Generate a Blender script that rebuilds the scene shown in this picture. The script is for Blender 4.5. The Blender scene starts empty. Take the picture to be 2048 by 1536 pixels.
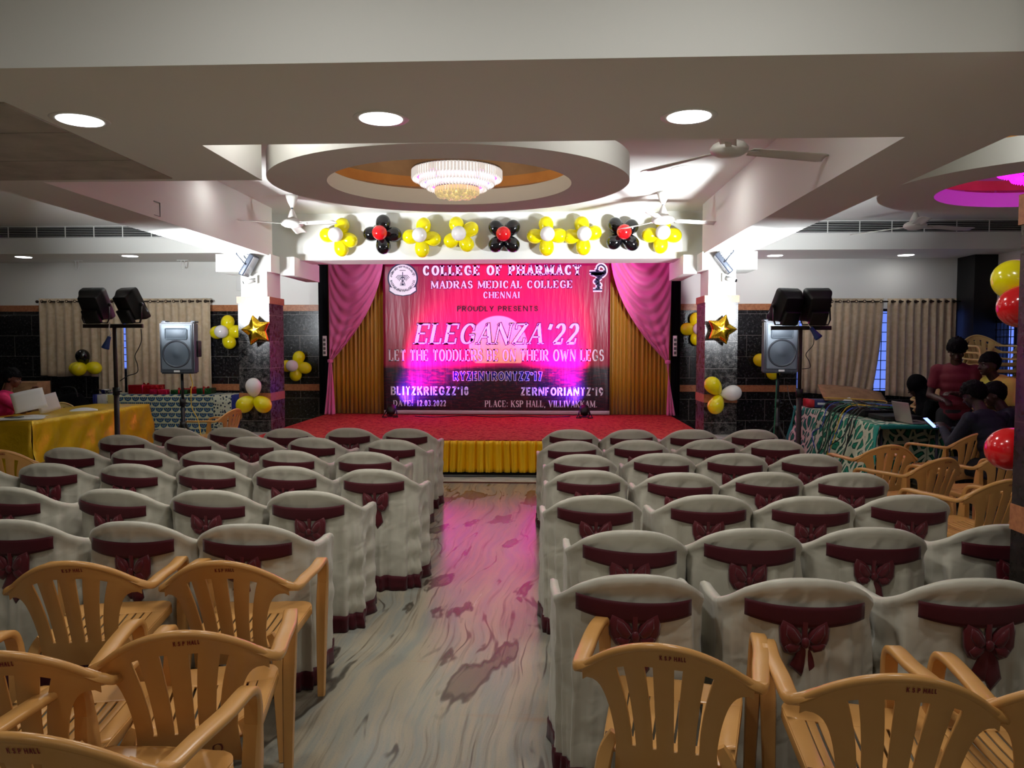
import bpy, bmesh, math, random
from mathutils import Vector, Matrix, noise
R = math.radians
PI = math.pi
sc = bpy.context.scene
COL = sc.collection
# ---------------------------------------------------------------- camera, world, exposure
CAM = Vector((0, 0, 1.6)); FPX = 1500.0
TH = math.atan(66 / 1500.); PH = math.atan(78 / 1500.)
FW = Vector((-math.sin(TH) * math.cos(PH), math.cos(TH) * math.cos(PH), -math.sin(PH)))
RT = Vector((math.cos(TH), math.sin(TH), 0)); UP = RT.cross(FW)
cd = bpy.data.cameras.new('camera'); cam = bpy.data.objects.new('camera', cd); COL.objects.link(cam)
cam.location = CAM; cam.rotation_euler = (PI / 2 - PH, 0, TH)
cd.sensor_width = 36; cd.lens = 36 * FPX / 2048; cd.clip_start = 0.05
sc.camera = cam
w = bpy.data.worlds.new('world'); sc.world = w; w.use_nodes = True
w.node_tree.nodes['Background'].inputs[0].default_value = (0.30, 0.42, 1.0, 1)
w.node_tree.nodes['Background'].inputs[1].default_value = 1.0
vs = sc.view_settings; vs.view_transform = 'Standard'; vs.look = 'None'; vs.gamma = 1; vs.exposure = 0.0
sc.cycles.use_adaptive_sampling = True; sc.cycles.adaptive_threshold = .03; sc.cycles.use_denoising = True
sc.cycles.max_bounces = 6; sc.cycles.sample_clamp_indirect = 4.0
K_DOWN = 11.5     # watts of one ceiling downlight
K_FLOOD = 62.0   # watts of one stage flood on a stand


def ray(x, y):
    return FW + RT * ((x - 1024) / FPX) - UP * ((y - 768) / FPX)


def at(x, y, Y):          # the point of the room at depth Y seen at photo pixel x, y
    r = ray(x, y); return CAM + r * (Y / r.y)


def atz(x, y, Z):
    r = ray(x, y); return CAM + r * ((Z - CAM.z) / r.z)


def lin(r, g, b):
    f = lambda c: (c / 255 / 12.92) if c <= 10 else ((c / 255 + .055) / 1.055) ** 2.4
    return (f(r), f(g), f(b), 1)


# ---------------------------------------------------------------- materials
MATS = {}


def mat(name, col, rough=.5, metal=0., spec=.5, bump=None, var=None, emis=None, es=1., coat=0., trans=0., sheen=0., sub=0., tl=0., ior=1.45):
    m = bpy.data.materials.new(name); m.use_nodes = True; nt = m.node_tree; b = nt.nodes['Principled BSDF']
    I = b.inputs
    c = col if len(col) == 4 else lin(*col)
    I['Base Color'].default_value = c; I['Roughness'].default_value = rough; I['Metallic'].default_value = metal
    I['Specular IOR Level'].default_value = spec; I['IOR'].default_value = ior
    if coat: I['Coat Weight'].default_value = coat; I['Coat Roughness'].default_value = .1
    if trans: I['Transmission Weight'].default_value = trans
    if sheen: I['Sheen Weight'].default_value = sheen
    if sub: I['Subsurface Weight'].default_value = sub; I['Subsurface Radius'].default_value = (.03, .03, .03)
    if emis: I['Emission Color'].default_value = emis if len(emis) == 4 else lin(*emis); I['Emission Strength'].default_value = es
    tc = None
    if bump or var:
        tc = nt.nodes.new('ShaderNodeTexCoord')
    if bump:
        n = nt.nodes.new('ShaderNodeTexNoise'); n.inputs['Scale'].default_value = bump[0]; n.inputs['Detail'].default_value = 4
        bp = nt.nodes.new('ShaderNodeBump'); bp.inputs['Strength'].default_value = bump[1]; bp.inputs['Distance'].default_value = bump[2] if len(bump) > 2 else .01
        nt.links.new(tc.outputs['Object'], n.inputs['Vector']); nt.links.new(n.outputs['Fac'], bp.inputs['Height']); nt.links.new(bp.outputs['Normal'], I['Normal'])
    if var:
        n = nt.nodes.new('ShaderNodeTexNoise'); n.inputs['Scale'].default_value = var[0]; n.inputs['Detail'].default_value = 5
        mx = nt.nodes.new('ShaderNodeMix'); mx.data_type = 'RGBA'
        c2 = var[1] if len(var[1]) == 4 else lin(*var[1])
        mx.inputs[6].default_value = c; mx.inputs[7].default_value = c2
        rp = nt.nodes.new('ShaderNodeMapRange'); rp.inputs[1].default_value = .35; rp.inputs[2].default_value = .65
        nt.links.new(tc.outputs['Object'], n.inputs['Vector']); nt.links.new(n.outputs['Fac'], rp.inputs[0]); nt.links.new(rp.outputs[0], mx.inputs[0]); nt.links.new(mx.outputs[2], I['Base Color'])
    MATS[name] = m
    return m


class NT:                 # short hand for building node graphs
    def __init__(s, m): s.m = m; s.nt = m.node_tree; s.b = s.nt.nodes['Principled BSDF']

    def n(s, t, **kw):
        nd = s.nt.nodes.new('ShaderNode' + t)
        for k, v in kw.items():
            if k[0] == 'i' and k[1:].isdigit(): s.set(nd.inputs[int(k[1:])], v)
            else: setattr(nd, k, v)
        return nd

    def set(s, sock, v):
        if hasattr(v, 'is_output') or isinstance(v, bpy.types.NodeSocket): s.nt.links.new(v, sock)
        else: sock.default_value = v

    def math(s, op, a, b=0., c=None):
        nd = s.n('Math', operation=op); s.set(nd.inputs[0], a); s.set(nd.inputs[1], b)
        if c is not None: s.set(nd.inputs[2], c)
        return nd.outputs[0]

    def mix(s, f, a, b):
        nd = s.n('Mix', data_type='RGBA'); s.set(nd.inputs[0], f); s.set(nd.inputs[6], a); s.set(nd.inputs[7], b); return nd.outputs[2]

    def xyz(s, v):
        nd = s.n('SeparateXYZ'); s.set(nd.inputs[0], v); return nd.outputs

    def vec(s, x, y, z):
        nd = s.n('CombineXYZ'); s.set(nd.inputs[0], x); s.set(nd.inputs[1], y); s.set(nd.inputs[2], z); return nd.outputs[0]

    def noise(s, v, scale, detail=4., rough=.55, dist=0.):
        nd = s.n('TexNoise'); s.set(nd.inputs['Vector'], v); nd.inputs['Scale'].default_value = scale; nd.inputs['Detail'].default_value = detail
        nd.inputs['Roughness'].default_value = rough; nd.inputs['Distortion'].default_value = dist; return nd.outputs['Fac']

    def step(s, v, a, b, lo=0., hi=1.):
        nd = s.n('MapRange', interpolation_type='SMOOTHSTEP'); s.set(nd.inputs[0], v)
        for i, q in enumerate((a, b, lo, hi)): s.set(nd.inputs[i + 1], q)
        return nd.outputs[0]

    def bump(s, h, strength=.3, dist=.01):
        nd = s.n('Bump'); nd.inputs['Strength'].default_value = strength; nd.inputs['Distance'].default_value = dist; s.set(nd.inputs['Height'], h)
        s.set(s.b.inputs['Normal'], nd.outputs[0])

    def pos(s): return s.n('NewGeometry').outputs['Position']

    def obj(s, _=None): return s.n('TexCoord').outputs['Object']


mat('paint', (232, 232, 226), .7, bump=(60, .08, .004))
mat('paint_rough', (186, 180, 168), .85, var=(5, (168, 162, 150)), bump=(30, .3, .006))
mat('peach', (236, 170, 92), .6, var=(3, (216, 146, 72)))
mat('fawn', (190, 158, 120), .7, var=(3, (164, 134, 100)))
mat('pale_green', (176, 204, 150), .7)
mat('tan_stone', (178, 118, 78), .35, var=(40, (150, 92, 58)))
mat('white_marble', (220, 222, 214), .2, var=(8, (196, 200, 190)))
mat('brown_line', (96, 40, 30), .3)
mat('black', (12, 12, 13), .5)
mat('black_gloss', (14, 14, 16), .25)
mat('black_cloth', (10, 10, 12), .95, spec=.1)
mat('dark_rod', (52, 42, 36), .35, metal=.8)
mat('rust', (44, 27, 22), .55, var=(20, (30, 20, 18)))
mat('chrome', (200, 200, 205), .2, metal=1.)
mat('grey_metal', (70, 76, 88), .45, metal=.4)
mat('white_plastic', (232, 232, 228), .35)
mat('fan_white', (222, 220, 212), .4)
mat('maroon', (68, 6, 18), .6, spec=.25, sheen=.15, bump=(30, .25, .004))
mat('maroon_satin', (84, 8, 22), .42, spec=.4, sheen=.2, bump=(24, .3, .005))
mat('plastic_tan', (206, 154, 90), .27, spec=.5, var=(3, (196, 142, 78)), bump=(120, .05, .002))
mat('plastic_cream', (222, 196, 130), .3, spec=.5, var=(3, (208, 182, 116)))
mat('red_print', (120, 14, 22), .5)
mat('yellow_balloon', (240, 226, 10), .18, spec=.6, coat=.3, sub=.15)
mat('white_balloon', (240, 238, 236), .2, spec=.6, coat=.3, sub=.15)
mat('black_balloon', (10, 10, 14), .12, spec=.6, coat=.4)
mat('red_balloon', (214, 24, 30), .16, spec=.6, coat=.4, sub=.1)
mat('gold_foil', (252, 208, 58), .16, metal=1., bump=(26, .25, .006))
mat('curtain', (204, 186, 160), .85, spec=.15, sheen=.2, var=(14, (190, 168, 138)), bump=(220, .2, .003))
mat('gold_backdrop', (176, 124, 14), .42, spec=.4, sheen=.3, bump=(40, .25, .006))
mat('gold_satin', (250, 198, 24), .26, metal=.25, bump=(9, .25, .01))
mat('gold_table', (228, 184, 26), .3, metal=.3, spec=.6, bump=(6, .7, .03))
mat('pink_satin', (226, 112, 168), .5, spec=.35, sheen=.4)
mat('speaker_grey', (64, 68, 76), .45, bump=(200, .2, .002))
mat('grille', (122, 132, 142), .5, metal=.2, bump=(600, .4, .002))
mat('cone_grey', (84, 94, 104), .5, metal=.15)
mat('lamp_glass', (150, 156, 165), .1, spec=.8)
mat('led', (255, 255, 255), emis=(255, 255, 255), es=6.)
mat('led_side', (255, 255, 255), emis=(250, 252, 255), es=9.)
mat('flood_led', (255, 255, 255), emis=(240, 248, 255), es=30.)
mat('crystal', (255, 252, 246), .08, spec=.8, emis=(255, 250, 246), es=.5)
mat('crystal_warm', (240, 226, 180), .08, spec=.8, emis=(255, 230, 170), es=.38)
mat('crystal_magenta', (230, 60, 230), .1, spec=.8, emis=(236, 30, 240), es=2.2)
mat('pink_lens', (210, 60, 190), .2, emis=(214, 40, 200), es=1.2)
mat('violet_lens', (150, 120, 240), .2, emis=(120, 90, 255), es=1.2)
mat('paper', (236, 236, 234), .7)
mat('paper_shade', (206, 202, 204), .7)
mat('cardboard', (150, 112, 76), .8, var=(10, (128, 94, 62)))
mat('red_foil', (178, 14, 28), .22, metal=.5, bump=(24, .8, .02))
mat('pink_foil', (200, 24, 70), .24, metal=.5, bump=(24, .8, .02))
mat('green_foil', (14, 72, 26), .25, metal=.5, bump=(40, .8, .02))
mat('blue_plastic', (36, 66, 130), .4)
mat('box_red', (190, 40, 42), .5)
mat('box_blue', (44, 52, 100), .5)
mat('laptop', (182, 176, 170), .35, metal=.6)
mat('screen', (150, 170, 255), .2, emis=(140, 165, 255), es=2.5)
mat('glass', (200, 215, 255), .05, trans=1., ior=1.02)
mat('window_black', (24, 22, 24), .4)
mat('skin', (92, 56, 42), .55, sub=.05)
mat('skin_dark', (58, 36, 28), .55, sub=.05)
mat('hair', (7, 6, 6), .75, spec=.15, bump=(60, .8, .02))
mat('shirt_maroon', (100, 18, 34), .8, bump=(18, .4, .01))
mat('shirt_yellow', (226, 204, 92), .8, bump=(14, .4, .01))
mat('shirt_navy', (16, 20, 34), .85, bump=(18, .4, .01))
mat('kurta_pink', (206, 30, 96), .7, bump=(18, .4, .01))
mat('trouser_dark', (22, 22, 26), .85)
mat('trouser_khaki', (120, 104, 62), .85)
mat('eye_white', (132, 124, 116), .4)
mat('lip', (96, 44, 40), .5)
mat('cable_black', (10, 10, 10), .45)
mat('cable_green', (18, 92, 62), .45)
mat('cable_yellow', (202, 162, 30), .45)
mat('cable_blue', (40, 60, 150), .45)
mat('cable_orange', (230, 90, 30), .45)
mat('teal_cloth', (10, 128, 112), .75)
mat('blue_cloth', (26, 34, 110), .75)
mat('grey_cord', (90, 90, 90), .5)
mat('ink_white', (244, 240, 252), .45)
mat('ink_navy', (20, 14, 70), .45)
mat('ink_black', (30, 10, 24), .45)
mat('ink_red', (190, 24, 40), .45)
mat('ink_blue', (24, 20, 120), .45)


def granite():
    m = mat('granite', (20, 20, 22), .18, spec=.6); g = NT(m); p = g.pos(); x, y, z = g.xyz(p)
    h = g.math('ADD', x, y)
    bk = g.n('TexBrick'); bk.offset = .5; g.set(bk.inputs['Vector'], g.vec(h, z, 0.))
    bk.inputs['Scale'].default_value = 1.; bk.inputs['Brick Width'].default_value = .62; bk.inputs['Row Height'].default_value = .352
    bk.inputs['Mortar Size'].default_value = .0035; bk.inputs['Mortar Smooth'].default_value = .1
    s1 = g.noise(p, 90., 3.); s2 = g.noise(p, 26., 4.)
    spk = g.step(g.math('ADD', g.math('MULTIPLY', s1, .6), g.math('MULTIPLY', s2, .4)), .5, .68)
    base = g.mix(spk, lin(16, 16, 18), lin(78, 76, 76))
    g.set(g.b.inputs['Base Color'], g.mix(bk.outputs['Fac'], base, lin(110, 106, 100)))
    g.set(g.b.inputs['Roughness'], g.math('ADD', .12, g.math('MULTIPLY', s2, .25)))


def granite_pillar(name, dark, light):
    m = mat(name, dark, .2, spec=.6); g = NT(m); p = g.pos(); x, y, z = g.xyz(p)
    s1 = g.noise(p, 70., 4.); s2 = g.noise(p, 22., 4.)
    spk = g.step(g.math('ADD', g.math('MULTIPLY', s1, .55), g.math('MULTIPLY', s2, .45)), .47, .64)
    fr = g.math('FRACT', g.math('DIVIDE', g.math('ADD', z, -.06), .352))
    j = g.math('LESS_THAN', g.math('ABSOLUTE', g.math('SUBTRACT', fr, .5)), .007)
    base = g.mix(spk, lin(*dark), lin(*light))
    g.set(g.b.inputs['Base Color'], g.mix(j, base, lin(*[min(255, int(q * 1.5)) for q in light])))
    g.set(g.b.inputs['Roughness'], g.math('ADD', .14, g.math('MULTIPLY', s2, .3)))


def marble_floor():
    m = mat('marble_floor', (120, 120, 112), .25, spec=.5); g = NT(m); p = g.pos(); x, y, z = g.xyz(p)
    # the streaks of the slabs run down the hall, bent by slow waves
    wob = g.math('SUBTRACT', g.noise(g.vec(g.math('MULTIPLY', x, .5), g.math('MULTIPLY', y, .5), 0.), 1.6, 2.), .5)
    xr = g.math('ADD', g.math('ADD', x, g.math('MULTIPLY', y, -.07)), g.math('MULTIPLY', wob, .34))
    v1 = g.vec(g.math('MULTIPLY', xr, 3.6), g.math('MULTIPLY', y, .3), 0.)
    st = g.noise(v1, 3.2, 8., .62)
    st2 = g.noise(g.vec(g.math('MULTIPLY', xr, 13.), g.math('MULTIPLY', y, .45), 3.), 2.2, 6., .6)
    fine = g.noise(p, 140., 3.)
    c = g.mix(g.step(st, .36, .62), lin(134, 136, 127), lin(158, 148, 126))
    c = g.mix(g.math('MULTIPLY', g.step(st2, .53, .72), .9), c, lin(106, 96, 80))
    c = g.mix(g.math('MULTIPLY', g.step(fine, .5, .8), .35), c, lin(92, 92, 88))
    # dark mineral islands, drawn out along the streaks
    v2 = g.vec(g.math('MULTIPLY', xr, 2.5), g.math('MULTIPLY', y, .75), 7.)
    isl = g.noise(v2, 1.3, 4., .5, .1)
    ring = g.math('MULTIPLY', g.step(isl, .575, .595), g.step(isl, .635, .61))
    body = g.step(isl, .585, .61)
    c = g.mix(g.math('MULTIPLY', body, .8), c, lin(88, 78, 64))
    c = g.mix(g.math('MULTIPLY', ring, .75), c, lin(48, 40, 32))
    # thin dark veins
    ve = g.noise(g.vec(g.math('MULTIPLY', xr, 2.0), g.math('MULTIPLY', y, .26), 11.), 2., 3., .4, .05)
    vm = g.step(g.math('ABSOLUTE', g.math('SUBTRACT', ve, .5)), .012, .003)
    brk = g.step(g.noise(p, 1.7, 3.), .45, .58)
    c = g.mix(g.math('MULTIPLY', g.math('MULTIPLY', vm, brk), .8), c, lin(58, 48, 38))
    # rusty streaks
    ru = g.step(g.noise(g.vec(g.math('MULTIPLY', x, .9), g.math('MULTIPLY', y, 3.5), 5.), 1.3, 4.), .66, .76)
    c = g.mix(g.math('MULTIPLY', ru, .35), c, lin(150, 104, 58))
    g.set(g.b.inputs['Base Color'], c)
    g.set(g.b.inputs['Roughness'], g.math('ADD', .12, g.math('MULTIPLY', st, .22)))


def carpet():
    m = mat('red_carpet', (150, 26, 40), .95, spec=.1); g = NT(m); p = g.pos(); x, y, z = g.xyz(p)
    vo = g.n('TexVoronoi'); g.set(vo.inputs['Vector'], p); vo.inputs['Scale'].default_value = 9.
    pat = g.step(vo.outputs['Distance'], .28, .36)
    n = g.noise(p, 30., 4.)
    c = g.mix(g.math('MULTIPLY', pat, .45), lin(150, 26, 38), lin(196, 92, 72))
    c = g.mix(g.step(n, .45, .7), c, lin(112, 14, 26))
    g.set(g.b.inputs['Base Color'], c); g.bump(n, .4, .01)


def peacock(name, ground, fan, dark, sx, sz):
    m = mat(name, (200, 200, 180), .8, spec=.15); g = NT(m); x, y, z = g.xyz(g.pos())
    v = g.math('DIVIDE', z, sz); row = g.math('FLOOR', v)
    u = g.math('ADD', g.math('DIVIDE', x, sx), g.math('MULTIPLY', g.math('MODULO', row, 2.), .5))
    fu = g.math('SUBTRACT', g.math('FRACT', u), .5); fv = g.math('MULTIPLY', g.math('SUBTRACT', g.math('FRACT', v), .92), sz / sx)
    d = g.math('SQRT', g.math('ADD', g.math('MULTIPLY', fu, fu), g.math('MULTIPLY', fv, fv)))
    c = g.mix(g.step(d, .47, .45), ground, dark); c = g.mix(g.step(d, .40, .38), c, fan)
    c = g.mix(g.step(d, .26, .24), c, ground); c = g.mix(g.step(d, .235, .215), c, dark)
    c = g.mix(g.step(d, .12, .1), c, fan)
    gap = g.step(g.math('ABSOLUTE', g.math('SUBTRACT', g.math('ABSOLUTE', fu), g.math('MULTIPLY', d, .45))), .012, .006)
    c = g.mix(g.math('MULTIPLY', gap, .7), c, ground)
    g.set(g.b.inputs['Base Color'], c)


def feather(name, ground, leaf, dark):
    m = mat(name, (200, 200, 180), .8, spec=.15); g = NT(m); x, y, z = g.xyz(g.pos())
    a = g.math('ADD', g.math('MULTIPLY', y, 9.), g.math('MULTIPLY', z, 4.)); c_ = g.math('MULTIPLY', z, 6.5)
    w_ = g.noise(g.pos(), 3., 2.)
    vo = g.n('TexVoronoi', feature='DISTANCE_TO_EDGE'); g.set(vo.inputs['Vector'], g.vec(g.math('ADD', a, g.math('MULTIPLY', w_, 1.6)), c_, g.math('MULTIPLY', x, 9.))); vo.inputs['Scale'].default_value = 1.
    d = vo.outputs['Distance']
    c = g.mix(g.step(d, .09, .13), ground, dark); c = g.mix(g.step(d, .17, .21), c, leaf); c = g.mix(g.step(d, .36, .4), c, dark)
    g.set(g.b.inputs['Base Color'], c)


def cover_cloth():
    m = mat('cover', (186, 181, 165), .38, spec=.35, sheen=.2); g = NT(m); x, y, z = g.xyz(g.obj(None))
    n1 = g.noise(g.vec(g.math('MULTIPLY', x, 9.), g.math('MULTIPLY', y, 9.), g.math('MULTIPLY', z, 2.6)), 1.0, 1.5, .4, .6)
    n2 = g.noise(g.vec(g.math('ADD', g.math('MULTIPLY', x, 5.), g.math('MULTIPLY', z, 4.)), g.math('MULTIPLY', y, 7.), g.math('SUBTRACT', g.math('MULTIPLY', z, 9.), g.math('MULTIPLY', x, 6.))), 1.0, 1.5, .4, .8)
    g.bump(g.math('ADD', n1, g.math('MULTIPLY', n2, .8)), .42, .03)


cover_cloth()
granite(); granite_pillar('granite_pillar', (26, 25, 27), (104, 100, 98)); granite_pillar('granite_brown', (22, 17, 16), (44, 36, 32)); marble_floor(); carpet()
peacock('peacock_blue', lin(206, 210, 176), lin(40, 92, 128), lin(18, 36, 76), .13, .085)
feather('peacock_green', lin(214, 222, 196), lin(40, 128, 100), lin(12, 70, 56))
m = mat('leaf_border', (220, 222, 200), .8); g = NT(m); p = g.pos()
vo = g.n('TexVoronoi'); g.set(vo.inputs['Vector'], p); vo.inputs['Scale'].default_value = 24.
g.set(g.b.inputs['Base Color'], g.mix(g.step(vo.outputs['Distance'], .42, .36), lin(216, 220, 196), lin(20, 44, 60)))


# ---------------------------------------------------------------- mesh helpers
def tag(o, label=None, cat=None, group=None, kind=None):
    if label: o['label'] = label
    if cat: o['category'] = cat
    if group: o['group'] = group
    if kind: o['kind'] = kind
    return o


def obj(name, bm, m=None, parent=None, smooth=True, auto=None):
    if bm.faces: bmesh.ops.recalc_face_normals(bm, faces=bm.faces[:])
    me = bpy.data.meshes.new(name); bm.to_mesh(me); bm.free()
    if m: me.materials.append(MATS[m] if isinstance(m, str) else m)
    if smooth:
        me.polygons.foreach_set('use_smooth', [True] * len(me.polygons))
        if auto: me.set_sharp_from_angle(angle=R(auto))
    o = bpy.data.objects.new(name, me); COL.objects.link(o)
    if parent: o.parent = parent
    return o


def empty(name, loc, rz=0., label=None, cat=None, group=None):
    o = bpy.data.objects.new(name, None); COL.objects.link(o); o.location = loc; o.rotation_euler.z = rz
    o.empty_display_size = .1
    return tag(o, label, cat, group)


def struct(name, bm, m, smooth=False):
    return tag(obj(name, bm, m, None, smooth), kind='structure')


def copy_tree(o, parent=None):
    c = o.copy(); COL.objects.link(c)
    if parent: c.parent = parent
    for ch in [x for x in bpy.data.objects if x.parent == o]: copy_tree(ch, c)
    return c


def BM(): return bmesh.new()


def box(bm, x0, x1, y0, y1, z0, z1, bev=0., mtx=None, seg=2):
    r = bmesh.ops.create_cube(bm, size=1.)
    M = Matrix.Translation(((x0 + x1) / 2, (y0 + y1) / 2, (z0 + z1) / 2)) @ Matrix.Diagonal((abs(x1 - x0), abs(y1 - y0), abs(z1 - z0), 1))
    bmesh.ops.transform(bm, matrix=M, verts=r['verts'])
    vs_ = r['verts']
    if bev:
        es = list({e for v in vs_ for e in v.link_edges})
        rr = bmesh.ops.bevel(bm, geom=es, offset=bev, segments=seg, affect='EDGES', profile=.5)
        vs_ = list({v for f in rr['faces'] for v in f.verts} | {v for v in vs_ if v.is_valid})
        grown = set(vs_)
        for v in vs_:
            for f in v.link_faces: grown |= set(f.verts)
        vs_ = list(grown)
    if mtx is not None: bmesh.ops.transform(bm, matrix=mtx, verts=vs_)
    return vs_


def tube(bm, pts, r, seg=8, closed=False, flat=1., flatdir=None):
    P = [Vector(p) for p in pts]; n = len(P)
    rad = r if isinstance(r, (list, tuple)) else [r] * n
    rings = []; ref = None
    for i in range(n):
        a = P[(i - 1) % n] if (closed or i) else P[0]; b = P[(i + 1) % n] if (closed or i < n - 1) else P[-1]
        t = (b - a).normalized()
        if ref is None:
            ref = Vector(flatdir) if flatdir else (Vector((0, 0, 1)) if abs(t.z) < .9 else Vector((1, 0, 0)))
        u = (ref - t * ref.dot(t))
        if u.length < 1e-5: u = Vector((1, 0, 0)) - t * t.x
        u.normalize(); v = t.cross(u)
        if not flatdir: ref = u
        rings.append([bm.verts.new(P[i] + (u * math.cos(2 * PI * k / seg) * flat + v * math.sin(2 * PI * k / seg)) * rad[i]) for k in range(seg)])
    for i in range(n if closed else n - 1):
        A, B = rings[i], rings[(i + 1) % n]
        for k in range(seg): bm.faces.new((A[k], A[(k + 1) % seg], B[(k + 1) % seg], B[k]))
    if not closed:
        bm.faces.new(rings[0][::-1]); bm.faces.new(rings[-1])
    return [v for q in rings for v in q]


def lathe(bm, prof, seg=24, c=(0, 0, 0), mtx=None):
    c = Vector(c); rings = []; allv = []
    for r, z in prof:
        if r < 1e-6: rings.append([bm.verts.new(c + Vector((0, 0, z)))])
        else: rings.append([bm.verts.new(c + Vector((r * math.cos(2 * PI * k / seg), r * math.sin(2 * PI * k / seg), z))) for k in range(seg)])
        allv += rings[-1]
    for A, B in zip(rings, rings[1:]):
        if len(A) == 1 and len(B) == 1: continue
        for k in range(seg):
            k2 = (k + 1) % seg
            if len(A) == 1: bm.faces.new((A[0], B[k], B[k2]))
            elif len(B) == 1: bm.faces.new((A[k], A[k2], B[0]))
            else: bm.faces.new((A[k], A[k2], B[k2], B[k]))
    if mtx is not None: bmesh.ops.transform(bm, matrix=mtx, verts=allv)
    return allv


def grid(bm, f, nu, nv, cu=False):
    V = [[bm.verts.new(f(i / nu, j / nv)) for i in range(nu if cu else nu + 1)] for j in range(nv + 1)]
    for j in range(nv):
        for i in range(nu):
            i2 = (i + 1) % nu if cu else i + 1
            bm.faces.new((V[j][i], V[j][i2], V[j + 1][i2], V[j + 1][i]))
    return V


def ball(bm, c, r, s=(1, 1, 1), seg=16, rings=10, mtx=None):
    q = bmesh.ops.create_uvsphere(bm, u_segments=seg, v_segments=rings, radius=1.)
    M = Matrix.Translation(c) @ (mtx if mtx is not None else Matrix()) @ Matrix.Diagonal((r * s[0], r * s[1], r * s[2], 1))
    bmesh.ops.transform(bm, matrix=M, verts=q['verts']); return q['verts']


def prism(bm, poly, y0, y1, f=None):       # polygon in x, z pushed from y0 to y1
    A = [bm.verts.new((x, y0, z)) for x, z in poly]; B = [bm.verts.new((x, y1, z)) for x, z in poly]
    n = len(poly)
    bm.faces.new(A); bm.faces.new(B[::-1])
    for i in range(n): bm.faces.new((A[i], B[i], B[(i + 1) % n], A[(i + 1) % n]))
    return A + B


def puff(bm, outline, y, h, back=.0):      # cushion-like shape over an outline in x, z, bulging towards -y
    n = len(outline); cx = sum(p[0] for p in outline) / n; cz = sum(p[1] for p in outline) / n
    rings = []
    for s, q in ((1., 0.), (.82, .55), (.5, .9)):
        rings.append([bm.verts.new((cx + (x - cx) * s, y - h * q, cz + (z - cz) * s)) for x, z in outline])
    c = bm.verts.new((cx, y - h, cz)); b = bm.verts.new((cx, y + back, cz))
    for A, B in zip(rings, rings[1:]):
        for i in range(n): bm.faces.new((A[i], A[(i + 1) % n], B[(i + 1) % n], B[i]))
    for i in range(n):
        bm.faces.new((rings[2][i], rings[2][(i + 1) % n], c)); bm.faces.new((rings[0][(i + 1) % n], rings[0][i], b))


def solid(o, t, off=0.):
    md = o.modifiers.new('thickness', 'SOLIDIFY'); md.thickness = t; md.offset = off; return o


def smoothcurve(pts, n=8):                 # Catmull-Rom through the points
    P = [Vector(p) for p in pts]; out = []
    for i in range(len(P) - 1):
        a = P[max(i - 1, 0)]; b = P[i]; c = P[i + 1]; d = P[min(i + 2, len(P) - 1)]
        for k in range(n):
            t = k / n
            out.append(.5 * ((2 * b) + (c - a) * t + (2 * a - 5 * b + 4 * c - d) * t * t + (3 * b - a - 3 * c + d) * t ** 3))
    out.append(P[-1]); return out


def light(name, kind, loc, energy, color=(1, 1, 1), parent=None, target=None, **kw):
    l = bpy.data.lights.new(name, kind); l.energy = energy; l.color = color
    for k, v in kw.items(): setattr(l, k, v)
    o = bpy.data.objects.new(name, l); COL.objects.link(o); o.location = loc
    if target is not None:
        o.rotation_euler = (Vector(target) - Vector(loc)).to_track_quat('-Z', 'Y').to_euler()
    if parent:
        o.parent = parent; o.matrix_parent_inverse = Matrix.Translation(parent.location).inverted()
    return o


# ---------------------------------------------------------------- lettering: stroke built capitals
def arc(cx, cy, rx, ry, a0, a1, n=14):
    return [(cx + rx * math.cos(R(a0 + (a1 - a0) * i / n)), cy + ry * math.sin(R(a0 + (a1 - a0) * i / n))) for i in range(n + 1)]


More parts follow.
